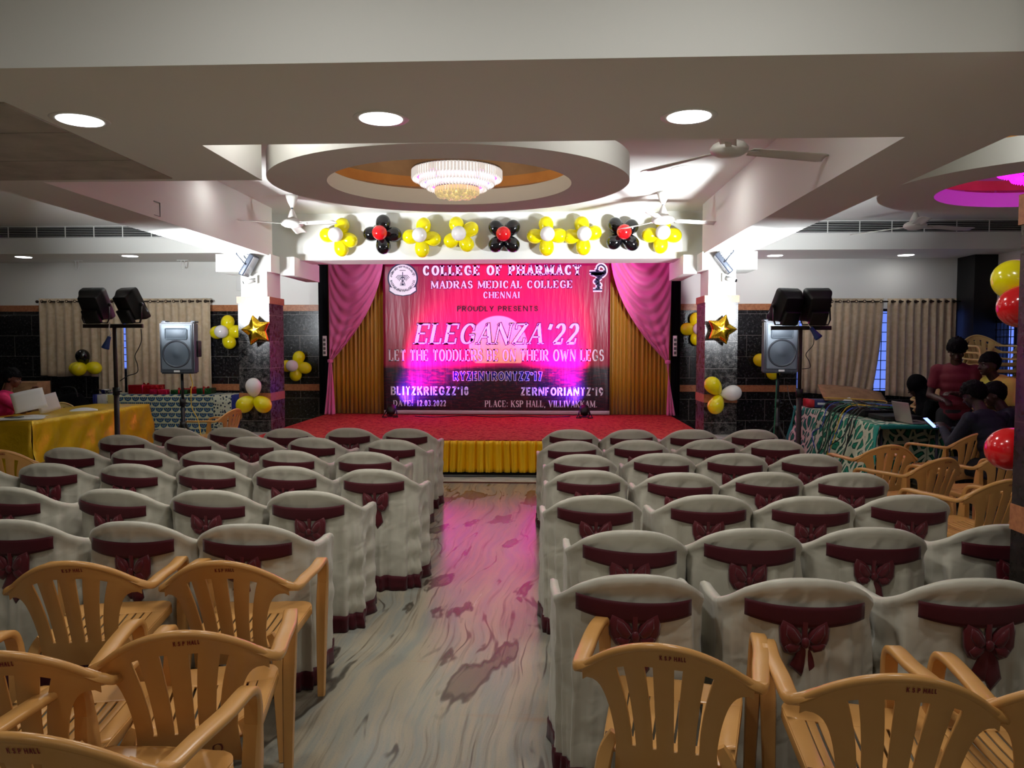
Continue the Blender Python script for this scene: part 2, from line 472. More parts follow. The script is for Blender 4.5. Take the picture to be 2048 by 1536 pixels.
# glyph: width, list of (points, weight, serif ends).  weight T thick, t thin, c pen-contrast curve
GL = {
    'A': (.78, [([(0, 0), (.5, 1)], 't', 's'), ([(.5, 1), (1, 0)], 'T', 'e'), ([(.2, .33), (.8, .33)], 't', '')]),
    'B': (.68, [([(0, 0), (0, 1)], 'T', 'se'), ([(0, 1), (.5, 1)] + arc(.5, .76, .42, .24, 90, -90) + [(0, .52)], 'c', ''), ([(.5, .52)] + arc(.55, .26, .45, .26, 90, -90) + [(0, 0)], 'c', '')]),
    'C': (.72, [(arc(.52, .5, .52, .5, 48, 312, 24), 'c', ''), ([(.9, .95), (.9, .68)], 't', ''), ([(.9, .05), (.9, .28)], 't', '')]),
    'D': (.76, [([(0, 0), (0, 1)], 'T', 'se'), ([(0, 1)] + arc(.4, .5, .6, .5, 90, -90, 20) + [(0, 0)], 'c', '')]),
    'E': (.66, [([(0, 0), (0, 1)], 'T', 'se'), ([(0, 1), (1, 1)], 't', 'v'), ([(0, .52), (.7, .52)], 't', ''), ([(0, 0), (1, 0)], 't', 'w')]),
    'F': (.62, [([(0, 0), (0, 1)], 'T', 'se'), ([(0, 1), (1, 1)], 't', 'v'), ([(0, .52), (.7, .52)], 't', '')]),
    'G': (.78, [(arc(.5, .5, .5, .5, 48, 330, 24), 'c', ''), ([(.92, .45), (.92, .08)], 'T', ''), ([(.6, .45), (1, .45)], 't', ''), ([(.88, .95), (.88, .7)], 't', '')]),
    'H': (.8, [([(0, 0), (0, 1)], 'T', 'se'), ([(1, 0), (1, 1)], 'T', 'se'), ([(0, .52), (1, .52)], 't', '')]),
    'I': (.3, [([(.5, 0), (.5, 1)], 'T', 'se')]),
    'K': (.76, [([(0, 0), (0, 1)], 'T', 'se'), ([(0, .36), (.95, 1)], 't', 'e'), ([(.35, .6), (1, 0)], 'T', 'e')]),
    'L': (.62, [([(0, 0), (0, 1)], 'T', 'se'), ([(0, 0), (1, 0)], 't', 'w')]),
    'M': (.94, [([(0, 0), (0, 1)], 't', 'se'), ([(0, 1), (.5, .08)], 'T', ''), ([(.5, .08), (1, 1)], 't', ''), ([(1, 0), (1, 1)], 'T', 'se')]),
    'N': (.8, [([(0, 0), (0, 1)], 't', 's'), ([(0, 1), (1, 0)], 'T', ''), ([(1, 0), (1, 1)], 't', 'e')]),
    'O': (.8, [(arc(.5, .5, .5, .5, 0, 360, 30), 'c', '')]),
    'P': (.66, [([(0, 0), (0, 1)], 'T', 'se'), ([(0, 1), (.5, 1)] + arc(.52, .74, .46, .26, 90, -90) + [(0, .48)], 'c', '')]),
    'R': (.74, [([(0, 0), (0, 1)], 'T', 'se'), ([(0, 1), (.5, 1)] + arc(.48, .75, .42, .25, 90, -90) + [(0, .5)], 'c', ''), ([(.45, .5), (1, 0)], 'T', 'e')]),
    'S': (.62, [(arc(.5, .755, .46, .245, 25, 270, 16) + arc(.5, .265, .5, .265, 90, -155, 16), 'c', ''), ([(.93, .97), (.93, .74)], 't', ''), ([(.05, .03), (.05, .28)], 't', '')]),
    'T': (.7, [([(.5, 0), (.5, 1)], 'T', 's'), ([(0, 1), (1, 1)], 't', 'vV')]),
    'U': (.8, [([(0, 1), (0, .36)] + arc(.5, .36, .5, .36, 180, 360, 18) + [(1, 1)], 'c', 'se')]),
    'V': (.78, [([(0, 1), (.5, 0)], 'T', 's'), ([(.5, 0), (1, 1)], 't', 'e')]),
    'W': (1.1, [([(0, 1), (.27, 0)], 'T', 's'), ([(.27, 0), (.5, .9)], 't', ''), ([(.5, .9), (.73, 0)], 'T', ''), ([(.73, 0), (1, 1)], 't', 'e')]),
    'Y': (.76, [([(0, 1), (.5, .45)], 'T', 's'), ([(1, 1), (.5, .45)], 't', 's'), ([(.5, .47), (.5, 0)], 'T', 'e')]),
    'Z': (.68, [([(0, 1), (1, 1)], 't', 'V'), ([(1, 1), (0, 0)], 'T', ''), ([(0, 0), (1, 0)], 't', 'w')]),
    '0': (.56, [(arc(.5, .5, .5, .5, 0, 360, 26), 'c', '')]),
    '1': (.4, [([(.55, 0), (.55, 1)], 'T', 's'), ([(.55, 1), (.05, .78)], 't', '')]),
    '2': (.56, [(arc(.5, .72, .46, .28, 165, -35, 16) + [(0, 0)], 'c', ''), ([(0, 0), (1, 0)], 'T2', 'w')]),
    '3': (.56, [(arc(.48, .76, .42, .24, 150, -90, 14), 'c', ''), (arc(.48, .26, .48, .26, 90, -155, 16), 'c', '')]),
    '7': (.56, [([(0, 1), (1, 1)], 'T2', ''), ([(1, 1), (.35, 0)], 'T', '')]),
    '8': (.58, [(arc(.5, .755, .42, .245, 0, 360, 20), 'c', ''), (arc(.5, .26, .5, .26, 0, 360, 20), 'c', '')]),
    '9': (.58, [(arc(.5, .68, .48, .32, 0, 360, 22), 'c', ''), (arc(.45, .5, .53, .5, 20, -100, 14), 'c', '')]),
    '.': (.24, [([(.5, 0), (.5, .1)], 'T', '')]),
    ',': (.24, [([(.6, .1), (.3, -.16)], 'T', '')]),
    ':': (.26, [([(.5, .05), (.5, .16)], 'T', ''), ([(.5, .58), (.5, .69)], 'T', '')]),
    "'": (.26, [([(.65, 1), (.25, .72)], 'T', '')]),
    '-': (.4, [([(0, .4), (1, .4)], 't', '')]),
    ' ': (.34, []),
}


def text(bm, s, x0, x1, z0, z1, f, thick=.2, thin=.08, ser=.1, serh=.06, slant=0., grow=0., gap=.1):
    W = 0
    for ch in s: W += GL[ch][0] + gap
    W -= gap
    H = z1 - z0; sx = (x1 - x0) / (W + abs(slant)); sz = H
    pen = 0.

    def V(x, z): return bm.verts.new(f(x0 + (x + slant * z) * sx, z0 + z * sz))

    def stroke(P, wt):
        n = len(P)
        if n < 2: return
        cl = abs(P[0][0] - P[-1][0]) < 1e-4 and abs(P[0][1] - P[-1][1]) < 1e-4 and n > 6
        L, Q = [], []
        for i in range(n):
            a = P[i - 1] if i else (P[-2] if cl else P[0]); b = P[i + 1] if i < n - 1 else (P[1] if cl else P[-1])
            tx, tz = b[0] - a[0], b[1] - a[1]; l = math.hypot(tx, tz) or 1.; tx /= l; tz /= l
            if wt == 'T': hw = thick / 2
            elif wt == 't': hw = thin / 2
            elif wt == 'T2': hw = (thick * .55 + thin * .45) / 2
            else: hw = (thin + (thick - thin) * abs(tz) ** 1.3) / 2
            hw += grow
            px_, pz_ = P[i]
            if grow and not cl:
                if i == 0: px_ -= tx * grow; pz_ -= tz * grow
                if i == n - 1: px_ += tx * grow; pz_ += tz * grow
            L.append(V(px_ - tz * hw, pz_ + tx * hw)); Q.append(V(px_ + tz * hw, pz_ - tx * hw))
        for i in range(n - 1):
            try: bm.faces.new((L[i], L[i + 1], Q[i + 1], Q[i]))
            except ValueError: pass

    def rect(a, b, c, d):
        bm.faces.new((V(a - grow, c - grow), V(b + grow, c - grow), V(b + grow, d + grow), V(a - grow, d + grow)))

    for ch in s:
        gw, st = GL[ch]; tt = min(thick, gw * .5)
        mx = lambda q: pen + tt / 2 + q * (gw - tt); mz = lambda q: thin / 2 + q * (1 - thin)
        for P, wt, fl in st:
            Q = [(mx(a), mz(b)) for a, b in P]
            if wt in 'Tt' and len(Q) == 2 and abs(Q[0][1] - Q[1][1]) > .3:     # run stems and diagonals to the full height
                Q = [(x_, (0. if q[1] == 0 else 1. if q[1] == 1 else z_)) for (x_, z_), q in zip(Q, P)]
            stroke(Q, wt)
            if ser:
                for k, e in (('s', 0), ('e', -1)):
                    if k in fl:
                        x_, z_ = Q[e]; hw = (thick if wt != 't' else thin) / 2 + ser
                        rect(x_ - hw, x_ + hw, *((0, serh) if P[e][1] < .5 else (1 - serh, 1)))
                if 'v' in fl: x_ = Q[-1][0]; rect(x_ - thin / 2, x_ + thin / 2, .74, 1)
                if 'V' in fl: x_ = Q[0][0]; rect(x_ - thin / 2, x_ + thin / 2, .74, 1)
                if 'w' in fl: x_ = Q[-1][0]; rect(x_ - thin / 2, x_ + thin / 2, 0, .28)
        pen += gw + gap


# ---------------------------------------------------------------- the hall
ZC, ZB = 3.42, 2.78        # ceiling, underside of beams
XL, XR, YB, YF = -10.0, 7.0, -5.0, 12.5
PLX0, PLX1, PRX0, PRX1, PY0, PY1 = -4.08, -3.66, 2.07, 2.49, 9.84, 10.36

b = BM(); box(b, XL - .2, XR + .2, YB - .2, YF + .3, -.1, 0); struct('floor', b, 'marble_floor')
b = BM(); box(b, XL - .2, XR + .2, YB - .2, YF + .3, ZC, ZC + .1); struct('ceiling', b, 'paint')
b = BM(); box(b, XL - .2, XR + .2, YB - .2, YB, 0, ZC); struct('wall_back', b, 'paint')
b = BM(); box(b, XL - .2, XL, YB, YF, 0, 2.17); struct('wall_left', b, 'granite')
b = BM(); box(b, XL - .2, XL, YB, YF, 2.17, ZC); struct('wall_left', b, 'paint')
WR = (4.12, 6.62, .80, 2.2); WL = (-8.5, -5.75, 1.14, 2.2); WS = (10.1, 12.0, 1.0, 2.0)
b = BM()
box(b, XR, XR + .2, YB, WS[0], 0, 2.17); box(b, XR, XR + .2, WS[1], YF, 0, 2.17)
box(b, XR, XR + .2, WS[0], WS[1], 0, WS[2]); box(b, XR, XR + .2, WS[0], WS[1], WS[3], 2.17); struct('wall_right', b, 'granite')
b = BM(); box(b, XR, XR + .2, YB, YF, 2.17, ZC); struct('wall_right', b, 'paint')
b = BM(); box(b, XR - .012, XR, YB, YF, 2.17, 2.3); struct('trim_1', b, 'tan_stone')
b = BM(); box(b, XR - .35, XR - .002, 12.0, YF - .002, 0, 3.0); struct('pillar', b, 'black')
b = BM()                                                    # far wall, granite below with the two window openings
for x0, x1 in ((XL, WL[0]), (WL[1], WR[0]), (WR[1], XR)): box(b, x0, x1, YF, YF + .2, 0, 2.19)
for W_ in (WL, WR): box(b, W_[0], W_[1], YF, YF + .2, 0, W_[2])
struct('wall_front', b, 'granite')
b = BM(); box(b, XL, XR, YF, YF + .2, 2.19, ZC); struct('wall_front', b, 'paint')
b = BM()
for x0, x1 in ((XL, WL[0]), (WL[1], PLX0 + .3), (PRX1 - .5, WR[0]), (WR[1], XR)): box(b, x0, x1, YF - .014, YF, 2.17, 2.275)
struct('trim_2', b, 'tan_stone')
b = BM()
for x0, x1 in ((WL[1], PLX0 + .36), (PRX1 - .5, WR[0])): box(b, x0, x1, YF - .014, YF, .83, .94)
struct('trim_3', b, 'tan_stone')


def window(n, W_, side=False):
    x0, x1, z0, z1 = W_
    b = BM(); f = .05
    M = None
    if side: M = Matrix.Translation((XR + .07, 0, 0)) @ Matrix.Rotation(PI / 2, 4, 'Z')
    else: M = Matrix.Translation((0, YF + .07, 0))
    box(b, x0, x1, 0, .06, z0, z0 + f, mtx=M); box(b, x0, x1, 0, .06, z1 - f, z1, mtx=M)
    k = 4
    for i in range(k + 1):
        x = x0 + (x1 - x0) * i / k
        box(b, x - f / 2, x + f / 2, 0, .06, z0, z1, mtx=M)
    o = struct('window_%d' % n, b, 'window_black')
    b = BM()
    for i in range(9):
        z = z0 + (z1 - z0) * (i + .5) / 9
        box(b, x0, x1, .075, .085, z - .006, z + .006, mtx=M)
    for i in range(22):
        x = x0 + (x1 - x0) * (i + .5) / 22
        box(b, x - .005, x + .005, .075, .085, z0, z1, mtx=M)
    obj('window_grille', b, 'window_black', o, False)
    b = BM(); box(b, x0 + .02, x1 - .02, .03, .034, z0 + .02, z1 - .02, mtx=M); obj('window_pane', b, 'glass', o, False)


window(1, WL); window(2, WR); window(3, WS, True)

for n, (x0, x1) in enumerate(((XL, PLX0 + .2), (PRX1 - .2, XR))):
    b = BM(); box(b, x0, x1, 11.3, YF, 3.0, ZC); struct('ceiling_bulkhead', b, 'paint')
b = BM(); box(b, XL, XR, 3.17, 4.42, ZB, ZC); struct('beam', b, 'paint')
b = BM(); box(b, XL, -2.03, 4.42, 5.36, ZB, ZC); struct('beam', b, 'paint')
b = BM(); box(b, -4.16, -3.64, 5.36, PY0 + .1, ZB, ZC); struct('beam', b, 'paint')
b = BM(); box(b, 2.04, 2.62, 4.42, PY0 + .1, ZB, ZC); struct('beam', b, 'paint')
b = BM(); box(b, -4.16, 2.62, 10.4, 10.95, ZB, ZC); struct('beam', b, 'paint')
# rough boards let into the underside of the left beam, with open joints
d0, d1 = atz(0, 200, ZB), atz(345, 356, ZB)
diag = lambda Y: d0.x + (d1.x - d0.x) * (Y - d0.y) / (d1.y - d0.y)
b = BM()
for y0, y1 in ((3.6, 4.09), (4.102, 4.71), (4.722, 5.26)):
    poly = [(-9.9, y0), (diag(y0), y0), (diag(y1), y1), (-9.9, y1)]
    A = [b.verts.new((x, y, ZB - .008)) for x, y in poly]; B = [b.verts.new((x, y, ZB + .01)) for x, y in poly]
    b.faces.new(A); b.faces.new(B)
    for i in range(4): b.faces.new((A[i], A[(i + 1) % 4], B[(i + 1) % 4], B[i]))
struct('ceiling_panel', b, 'paint_rough')
b = BM(); box(b, -9.9, diag(5.27) - .02, 5.262, 5.278, ZB - .0035, ZB + .01); struct('ceiling_panel_joint', b, 'black')

for n, (x0, x1, bx0, bx1) in enumerate(((PLX0, PLX1, -4.36, -3.62), (PRX0, PRX1, 2.02, 2.72))):
    b = BM(); box(b, x0 + .04, x1 - .03, PY0 + .02, PY1, 0, ZB); struct('pillar', b, 'paint')
    b = BM(); box(b, x0, x1, PY0, PY1 + .02, 0, 2.16); struct('pillar', b, 'granite_pillar')
    b = BM(); box(b, x0 - .012, x1 + .012, PY0 - .012, PY1 + .03, 2.15, 2.24)
    struct('trim_4', b, 'tan_stone')
    b = BM(); box(b, x0 - .004, x1 + .004, PY0 - .004, PY1 + .024, .85, .96); struct('trim_5', b, 'tan_stone')
    b = BM(); box(b, bx0, bx1, PY0 - .02, PY1, 2.57, ZB + .02); struct('beam', b, 'paint')
    b = BM(); box(b, (-3.62 if n == 0 else 1.84), (-3.42 if n == 0 else 2.02), PY1 - .2, 11.3, 2.55, ZB + .02); struct('beam', b, 'paint')
# the column close on the right
CX0, CX1, CY0, CY1 = 1.905, 2.4, 2.66, 3.12
b = BM(); box(b, CX0 + .035, CX1, CY0 + .03, CY1 - .03, 0, ZC); struct('pillar', b, 'paint')
b = BM(); box(b, CX0, CX1 + .02, CY0, CY1, 0, 2.19); struct('pillar', b, 'granite_brown')
b = BM(); box(b, CX0 - .008, CX1 + .03, CY0 - .01, CY1 + .008, 2.08, 2.2); struct('trim_6', b, 'tan_stone')
b = BM(); box(b, CX0 - .004, CX1 + .03, CY0 - .01, CY1 + .004, .85, .955); struct('trim_7', b, 'tan_stone')


def medallion(cx, cy, disc, inner_band):
    SC = Matrix.Translation((cx, cy, 0)) @ Matrix.Diagonal((1, .87, 1, 1))
    def ringpart(prof, m_, name, seg=96):
        b = BM(); lathe(b, prof, seg, (0, 0, 0), SC); o = struct(name, b, m_, True); o.data.set_sharp_from_angle(angle=R(30))
    ringpart([(.96, 2.87), (1.41, 2.87), (1.41, 3.05), (1.13, 3.05), (1.13, 3.0), (.96, 3.0), (.96, 2.87)], 'paint', 'ceiling_ring')
    ringpart([(1.13, 2.99), (1.13, 3.14), (1.17, 3.14), (1.17, 2.99)], inner_band, 'ceiling_ring')
    ringpart([(1.13, 3.14), (1.13, ZC), (1.17, ZC), (1.17, 3.14)], disc, 'ceiling_ring')
    ringpart([(0, ZC - .004), (1.6, ZC - .004), (1.6, ZC + .01), (0, ZC + .01)], disc, 'ceiling_medallion')


medallion(-.755, 6.0, 'fawn', 'peach'); medallion(4.22, 6.35, 'pale_green', 'peach')
# access flap on the left beam
b = BM(); q = atz(300, 425, 2.98); yy = 6.9
for p in ((yy, yy + .11, 2.935, 2.941), (yy, yy + .11, 2.81, 2.813), (yy + .106, yy + .112, 2.81, 2.941)):
    box(b, -3.641, -3.634, p[0], p[1], p[2], p[3])
struct('trim_8', b, 'grey_cord')

# ---------------------------------------------------------------- stage
ZS = .45
b = BM(); box(b, -3.64, 2.05, 9.1, YF, 0, ZS - .012); struct('stage_platform', b, 'black')
b = BM(); box(b, -4.25, 2.68, 9.42, 9.83, 0, ZS - .014); struct('stage_ledge', b, 'white_marble')
b = BM(); box(b, -3.64, 2.05, 8.62, 9.1, 0, .012); struct('stage_step', b, 'white_marble')
b = BM(); box(b, -3.64, 2.05, 8.60, 8.62, 0, .013); struct('trim_9', b, 'brown_line')
b = BM(); box(b, -3.64, 2.05, 9.04, YF, ZS - .012, ZS, bev=.004)
tag(obj('stage_carpet', b, 'red_carpet', None, False), 'red patterned carpet laid over the stage floor', 'carpet')

XS0, XS1 = -3.70, 2.17


def wavy(name, m, x0, x1, y, z0, z1, amp, wl, nv=6, seed=1, parent=None, flare=0., thick=.004, gather=0., hem=None, ymin=None, deep=False):
    rnd = random.Random(seed); n = max(12, int((x1 - x0) / wl * (20 if deep else 8))); ph = [rnd.uniform(0, 6.28) for _ in range(6)]

    def f(u, v):
        x = x0 + (x1 - x0) * u
        s = x / wl * 2 * PI
        a = amp * (1 - gather * (1 - v) if False else (gather + (1 - gather) * (1 - v)))
        q_ = s + .7 * math.sin(s * .31 + ph[0]) + .5 * math.sin(s * .13 + ph[1])
        k = (math.sin(q_) + .35 * math.sin(2.3 * s + ph[2])) if not deep else (2.6 * (1 - abs(math.sin(q_ / 2))) ** 2.2 + .25 * math.sin(2.7 * q_) - .4)
        sway = flare * math.sin(x * 5 + ph[3]) * (1 - v)
        zz = z0 + (z1 - z0) * v + (hem(x) if hem else 0) * (1 - v)
        yy = y + a * k
        if ymin: yy = min(yy, ymin)
        return Vector((x + sway, yy, zz))
    b = BM(); grid(b, f, n, nv)
    o = obj(name, b, m, parent); solid(o, thick); return o


tag(wavy('stage_skirt', 'gold_satin', -3.62, 2.03, 8.985, .062, ZS - .005, .026, .105, 8, 3, gather=.7, flare=.012, deep=True), 'pleated gold satin skirt hanging along the stage front', 'stage skirt')
tag(wavy('stage_backdrop', 'gold_backdrop', XS0, XS1, YF - .1, ZS + .005, 3.25, .02, .07, 4, 5, gather=.9), 'gold pleated backdrop curtain behind the printed banner', 'curtain')
for x0, x1, lb in ((XS0 - .06, XS0 + .1, 'left'), (XS1 - .12, XS1 + .03, 'right')):
    b = BM(); grid(b, lambda u, v: Vector((x0 + (x1 - x0) * u, YF - .15 + .01 * math.sin(u * 12), ZS + .005 + 2.8 * v)), 10, 4)
    o = obj('stage_curtain', b, 'black_cloth'); solid(o, .006)
    tag(o, 'narrow black curtain behind the pink drape at the stage %s' % lb, 'curtain')

# pink swags
YD = 12.22


def drape(px, side):
    tl, trr = at(px[0], 524, YD), at(px[1], 524, YD); g = at(px[2], px[3], YD); bt0, bt1 = at(px[4], 832, YD), at(px[5], 832, YD)
    e = empty('pink_drape', (g.x, YD, ZS), 0, 'pink satin drape swept to the %s side of the stage and tied' % side, 'drape')
    top = 2.99 - ZS
    s = 1 if side == 'left' else -1
    outer, inner = (tl.x, trr.x) if s > 0 else (trr.x, tl.x)

    def f(u, v):     # u from the outer edge to the inner edge, v from the top to the tie
        X0 = outer + (inner - outer) * u
        tx = g.x + s * (.012 + .03 * u)
        w_ = v ** (1.25 + 0.1 * u)
        bulge = math.sin(PI * min(1, v * 1.0)) * (.10 * u)
        x = X0 + (tx - X0) * (w_ * .35 + .65 * v ** 2.0) if u > .3 else X0 + (tx - X0) * (v ** 1.6)
        z = top + (g.z - ZS - top) * v - .30 * math.sin(PI * u) * (1 - v) * v * 1.6
        z = z - .05 * u * (1 - v) * v
        fold = math.sin((v * 9.5 + 3.2 * (u - .45) ** 2 * 4 * (1 - v)) * 2 * PI * .95) * .035 * math.sin(PI * u) ** .6 * (1 - v) ** .5
        fold2 = math.sin(u * 26 + v * 4) * .022 * (v ** 1.5 * .9 + .12)
        return Vector((x - g.x, fold + fold2 - .05 * math.sin(PI * u) * (1 - v), z))
    b = BM(); grid(b, f, 48, 80); o = obj('swag', b, 'pink_satin', e); solid(o, .004)

    def f2(u, v):
        c0, c1 = bt0.x - g.x, bt1.x - g.x
        wx0 = s * .0 + (c0 - s * 0) * v; wx1 = s * .045 + (c1 - s * .045) * v
        x = wx0 + (wx1 - wx0) * u
        z = (g.z - ZS) * (1 - v) + .012 * v
        return Vector((x, math.sin(u * 19 + v * 2) * .028 * (.5 + .5 * v) - .01 - .05 * v * v, z))
    b = BM(); grid(b, f2, 30, 20); o = obj('tail', b, 'pink_satin', e); solid(o, .004)
    b = BM(); lathe(b, [(.03, -.03), (.045, -.02), (.045, .02), (.03, .03)], 16, (s * .022, 0, g.z - ZS)); obj('tie', b, 'pink_satin', e)


drape((656, 766, 658, 722, 650, 672), 'left')
drape((1222, 1344, 1338, 724, 1332, 1350), 'right')

# ---------------------------------------------------------------- the printed banner
YBN = 12.3


def bp(x, y): return at(x, y, YBN)


p0, p1 = bp(768, 826.5), bp(1221, 524)
BX0, BX1, BZ0, BZ1 = p0.x, p1.x, ZS + .012, p1.z
m = mat('banner_print', (190, 20, 60), .34, spec=.55); g = NT(m); x, y, z = g.xyz(g.pos())
cs = bp(996, 690); er = bp(1054, 690).x - cs.x; hz = bp(996, 733).z; sun_z = bp(996, 726).z
n1 = g.noise(g.pos(), 2.2, 5.); n2 = g.noise(g.vec(g.math('MULTIPLY', x, 2.), 0., g.math('MULTIPLY', z, 9.)), 4., 5.)
dx = g.math('SUBTRACT', x, cs.x); dz = g.math('SUBTRACT', z, cs.z)
rr = g.math('SQRT', g.math('ADD', g.math('MULTIPLY', dx, dx), g.math('MULTIPLY', dz, dz)))
sky = g.mix(g.step(z, hz, BZ1), lin(158, 20, 60), lin(134, 11, 62))
sky = g.mix(g.math('MULTIPLY', g.step(rr, 1.5, .3), .55), sky, lin(176, 12, 78))
sun = g.math('MULTIPLY', g.step(rr, er + .012, er - .012), g.step(z, sun_z - .01, sun_z + .01))
sky = g.mix(sun, sky, g.mix(g.step(z, cs.z - .3, cs.z + .4), lin(240, 206, 110), lin(238, 196, 168)))
sea = g.mix(g.step(n2, .45, .62), lin(26, 12, 30), lin(72, 14, 34))
glint = g.math('MULTIPLY', g.step(g.noise(g.vec(g.math('MULTIPLY', x, 5.), 0., g.math('MULTIPLY', z, 16.)), 5., 3.), .67, .72), g.step(g.math('ABSOLUTE', dx), 1.2, .4))
sea = g.mix(g.math('MULTIPLY', glint, .6), sea, lin(216, 170, 190))
body = g.mix(g.step(z, hz - .05, hz + .05), sea, sky)
bz = bp(996, 821).z
body = g.mix(g.math('LESS_THAN', z, bz), body, lin(226, 222, 236))
g.set(g.b.inputs['Base Color'], body)
wr = g.noise(g.vec(g.math('MULTIPLY', x, 3.5), 0., g.math('MULTIPLY', z, .5)), 3., 3.)
g.bump(wr, .35, .03)
ban = empty('stage_banner', ((BX0 + BX1) / 2, YBN, BZ0), 0, 'large printed college event banner with pale sun, hung at the back of the stage', 'banner')
bc = ban.location


def bedge(x): return max(0, 1 - min(x - BX0, BX1 - x) / .25)


b = BM(); grid(b, lambda u, v: Vector((BX0 + (BX1 - BX0) * u, YBN + .012 * bedge(BX0 + (BX1 - BX0) * u) * (1 + math.sin(v * 17 + u * 3)) * .6, BZ0 + (BZ1 - BZ0) * v)) - bc, 80, 40)
o = obj('banner_sheet', b, 'banner_print', ban); solid(o, .002, 1)
b = BM(); f0, f1 = at(899, 521, 11.0), at(1058, 521, 11.0)
grid(b, lambda u, v: Vector((f0.x + (f1.x - f0.x) * u, YBN + (11.02 - YBN) * v, BZ1 - .02 + (ZB - .006 - BZ1 + .02) * v)) - bc, 8, 4)
o = obj('banner_flap', b, mat('banner_back', (190, 16, 66), .4), ban); solid(o, .003)


def bline(s, x0, x1, y0, y1, ink, edge=None, og=.06, **kw):
    a, c = bp(x0, y1), bp(x1, y0)
    for k, (mm, gr, dy) in enumerate(((edge, og, -.0045), (ink, 0, -.0065))):
        if not mm: continue
        b = BM(); text(b, s, a.x, c.x, a.z, c.z, lambda X, Z: (X - bc.x, dy, Z - bc.z), grow=gr, **kw)
        if k == 1: o = obj('lettering', b, mm, ban, False)
        else: o = obj('lettering_outline', b, mm, ban, False)


SLAB = dict(thick=.25, thin=.15, ser=.07, serh=.14)
ROM = dict(thick=.19, thin=.07, ser=.07, serh=.06)
SANS = dict(thick=.21, thin=.18, ser=0)
bline('COLLEGE OF PHARMACY', 846, 1162, 530, 551, 'ink_white', 'ink_navy', .05, gap=.17, **SLAB)
bline('MADRAS MEDICAL COLLEGE', 862, 1145, 561, 577, 'ink_white', 'ink_navy', .05, gap=.16, **ROM)
bline('CHENNAI', 967, 1039.5, 583.5, 596.5, 'ink_white', 'ink_navy', .05, gap=.17, **ROM)
bline('PROUDLY PRESENTS', 914, 1076, 612, 623, 'ink_black', None, thick=.18, thin=.16, ser=0, gap=.16)
bline("ELEGANZA'22", 829, 1161, 647, 688, 'ink_white', 'ink_navy', .035, slant=.22, thick=.17, thin=.07, ser=.07, serh=.045, gap=.12)
bline('LET THE TODDLERS BE ON THEIR OWN LEGS', 778, 1208, 699, 722, 'ink_white', 'ink_red', .035, gap=.12, thick=.2, thin=.09, ser=.06, serh=.07)
bline("RYZENTRONTZZ'17", 907, 1084, 744, 760.5, 'ink_blue', 'ink_white', .06, gap=.16, **SANS)
bline("BLITZKRIEGZZ'18", 782, 937, 773, 790, 'ink_white', 'ink_blue', .03, gap=.12, **SANS)
bline("ZERNFORIANTZ'19", 1041, 1206, 775, 791, 'ink_white', 'ink_blue', .03, gap=.12, **SANS)
bline('DATE:', 787, 826, 800.5, 812, 'ink_white', None, gap=.14, **ROM)
bline('12.03.2022', 834, 892, 800.5, 812, 'ink_white', None, gap=.14, **ROM)
bline('PLACE: KSP HALL, VILLIVAKKAM.', 970, 1194, 801.5, 814, 'ink_white', None, gap=.14, **ROM)


def poly_xz(name, P, y, m_):
    b = BM(); b.faces.new([b.verts.new((X - bc.x, y, Z - bc.z)) for X, Z in P]); bmesh.ops.triangulate(b, faces=b.faces[:]); return obj(name, b, m_, ban, False)


# round college seal: navy rim, white disc, ring lettering, winged staff, ribbon
sc_ = bp(805.5, 557); sr = bp(836, 557).x - sc_.x
disc = lambda r, n=48: [(sc_.x + r * math.cos(2 * PI * i / n), sc_.z + r * math.sin(2 * PI * i / n)) for i in range(n)]
poly_xz('seal_rim', disc(sr), -.004, 'ink_navy')
rib = lambda g: [(sc_.x + q * sr, sc_.z + w_ * sr) for q, w_ in ((-.84 - g, -.56 + g), (-.6, -.62 + g), (-.3, -.74 + g), (0, -.78 + g), (.3, -.74 + g), (.6, -.62 + g), (.84 + g, -.56 + g), (.86 + g, -.78 - g), (.5, -1.02 - g), (0, -1.1 - g), (-.5, -1.02 - g), (-.86 - g, -.78 - g))]
poly_xz('ribbon_outline', rib(.06), -.0046, 'ink_navy')
poly_xz('seal_disc', disc(sr * .9), -.0052, 'ink_white')
poly_xz('ribbon', rib(0), -.0058, 'ink_white')


def ringtext(s, r, h, a0, a1, top, **kw):
    b = BM()

    def f(X, Z):
        a = R(a0 + (a1 - a0) * X); q = r + (Z if top else -Z)
        return (sc_.x + q * math.cos(a) - bc.x, -.0068, sc_.z + q * math.sin(a) - bc.z)
    text(b, s, 0, 1, 0, h, f, **kw); obj('lettering', b, 'ink_navy', ban, False)


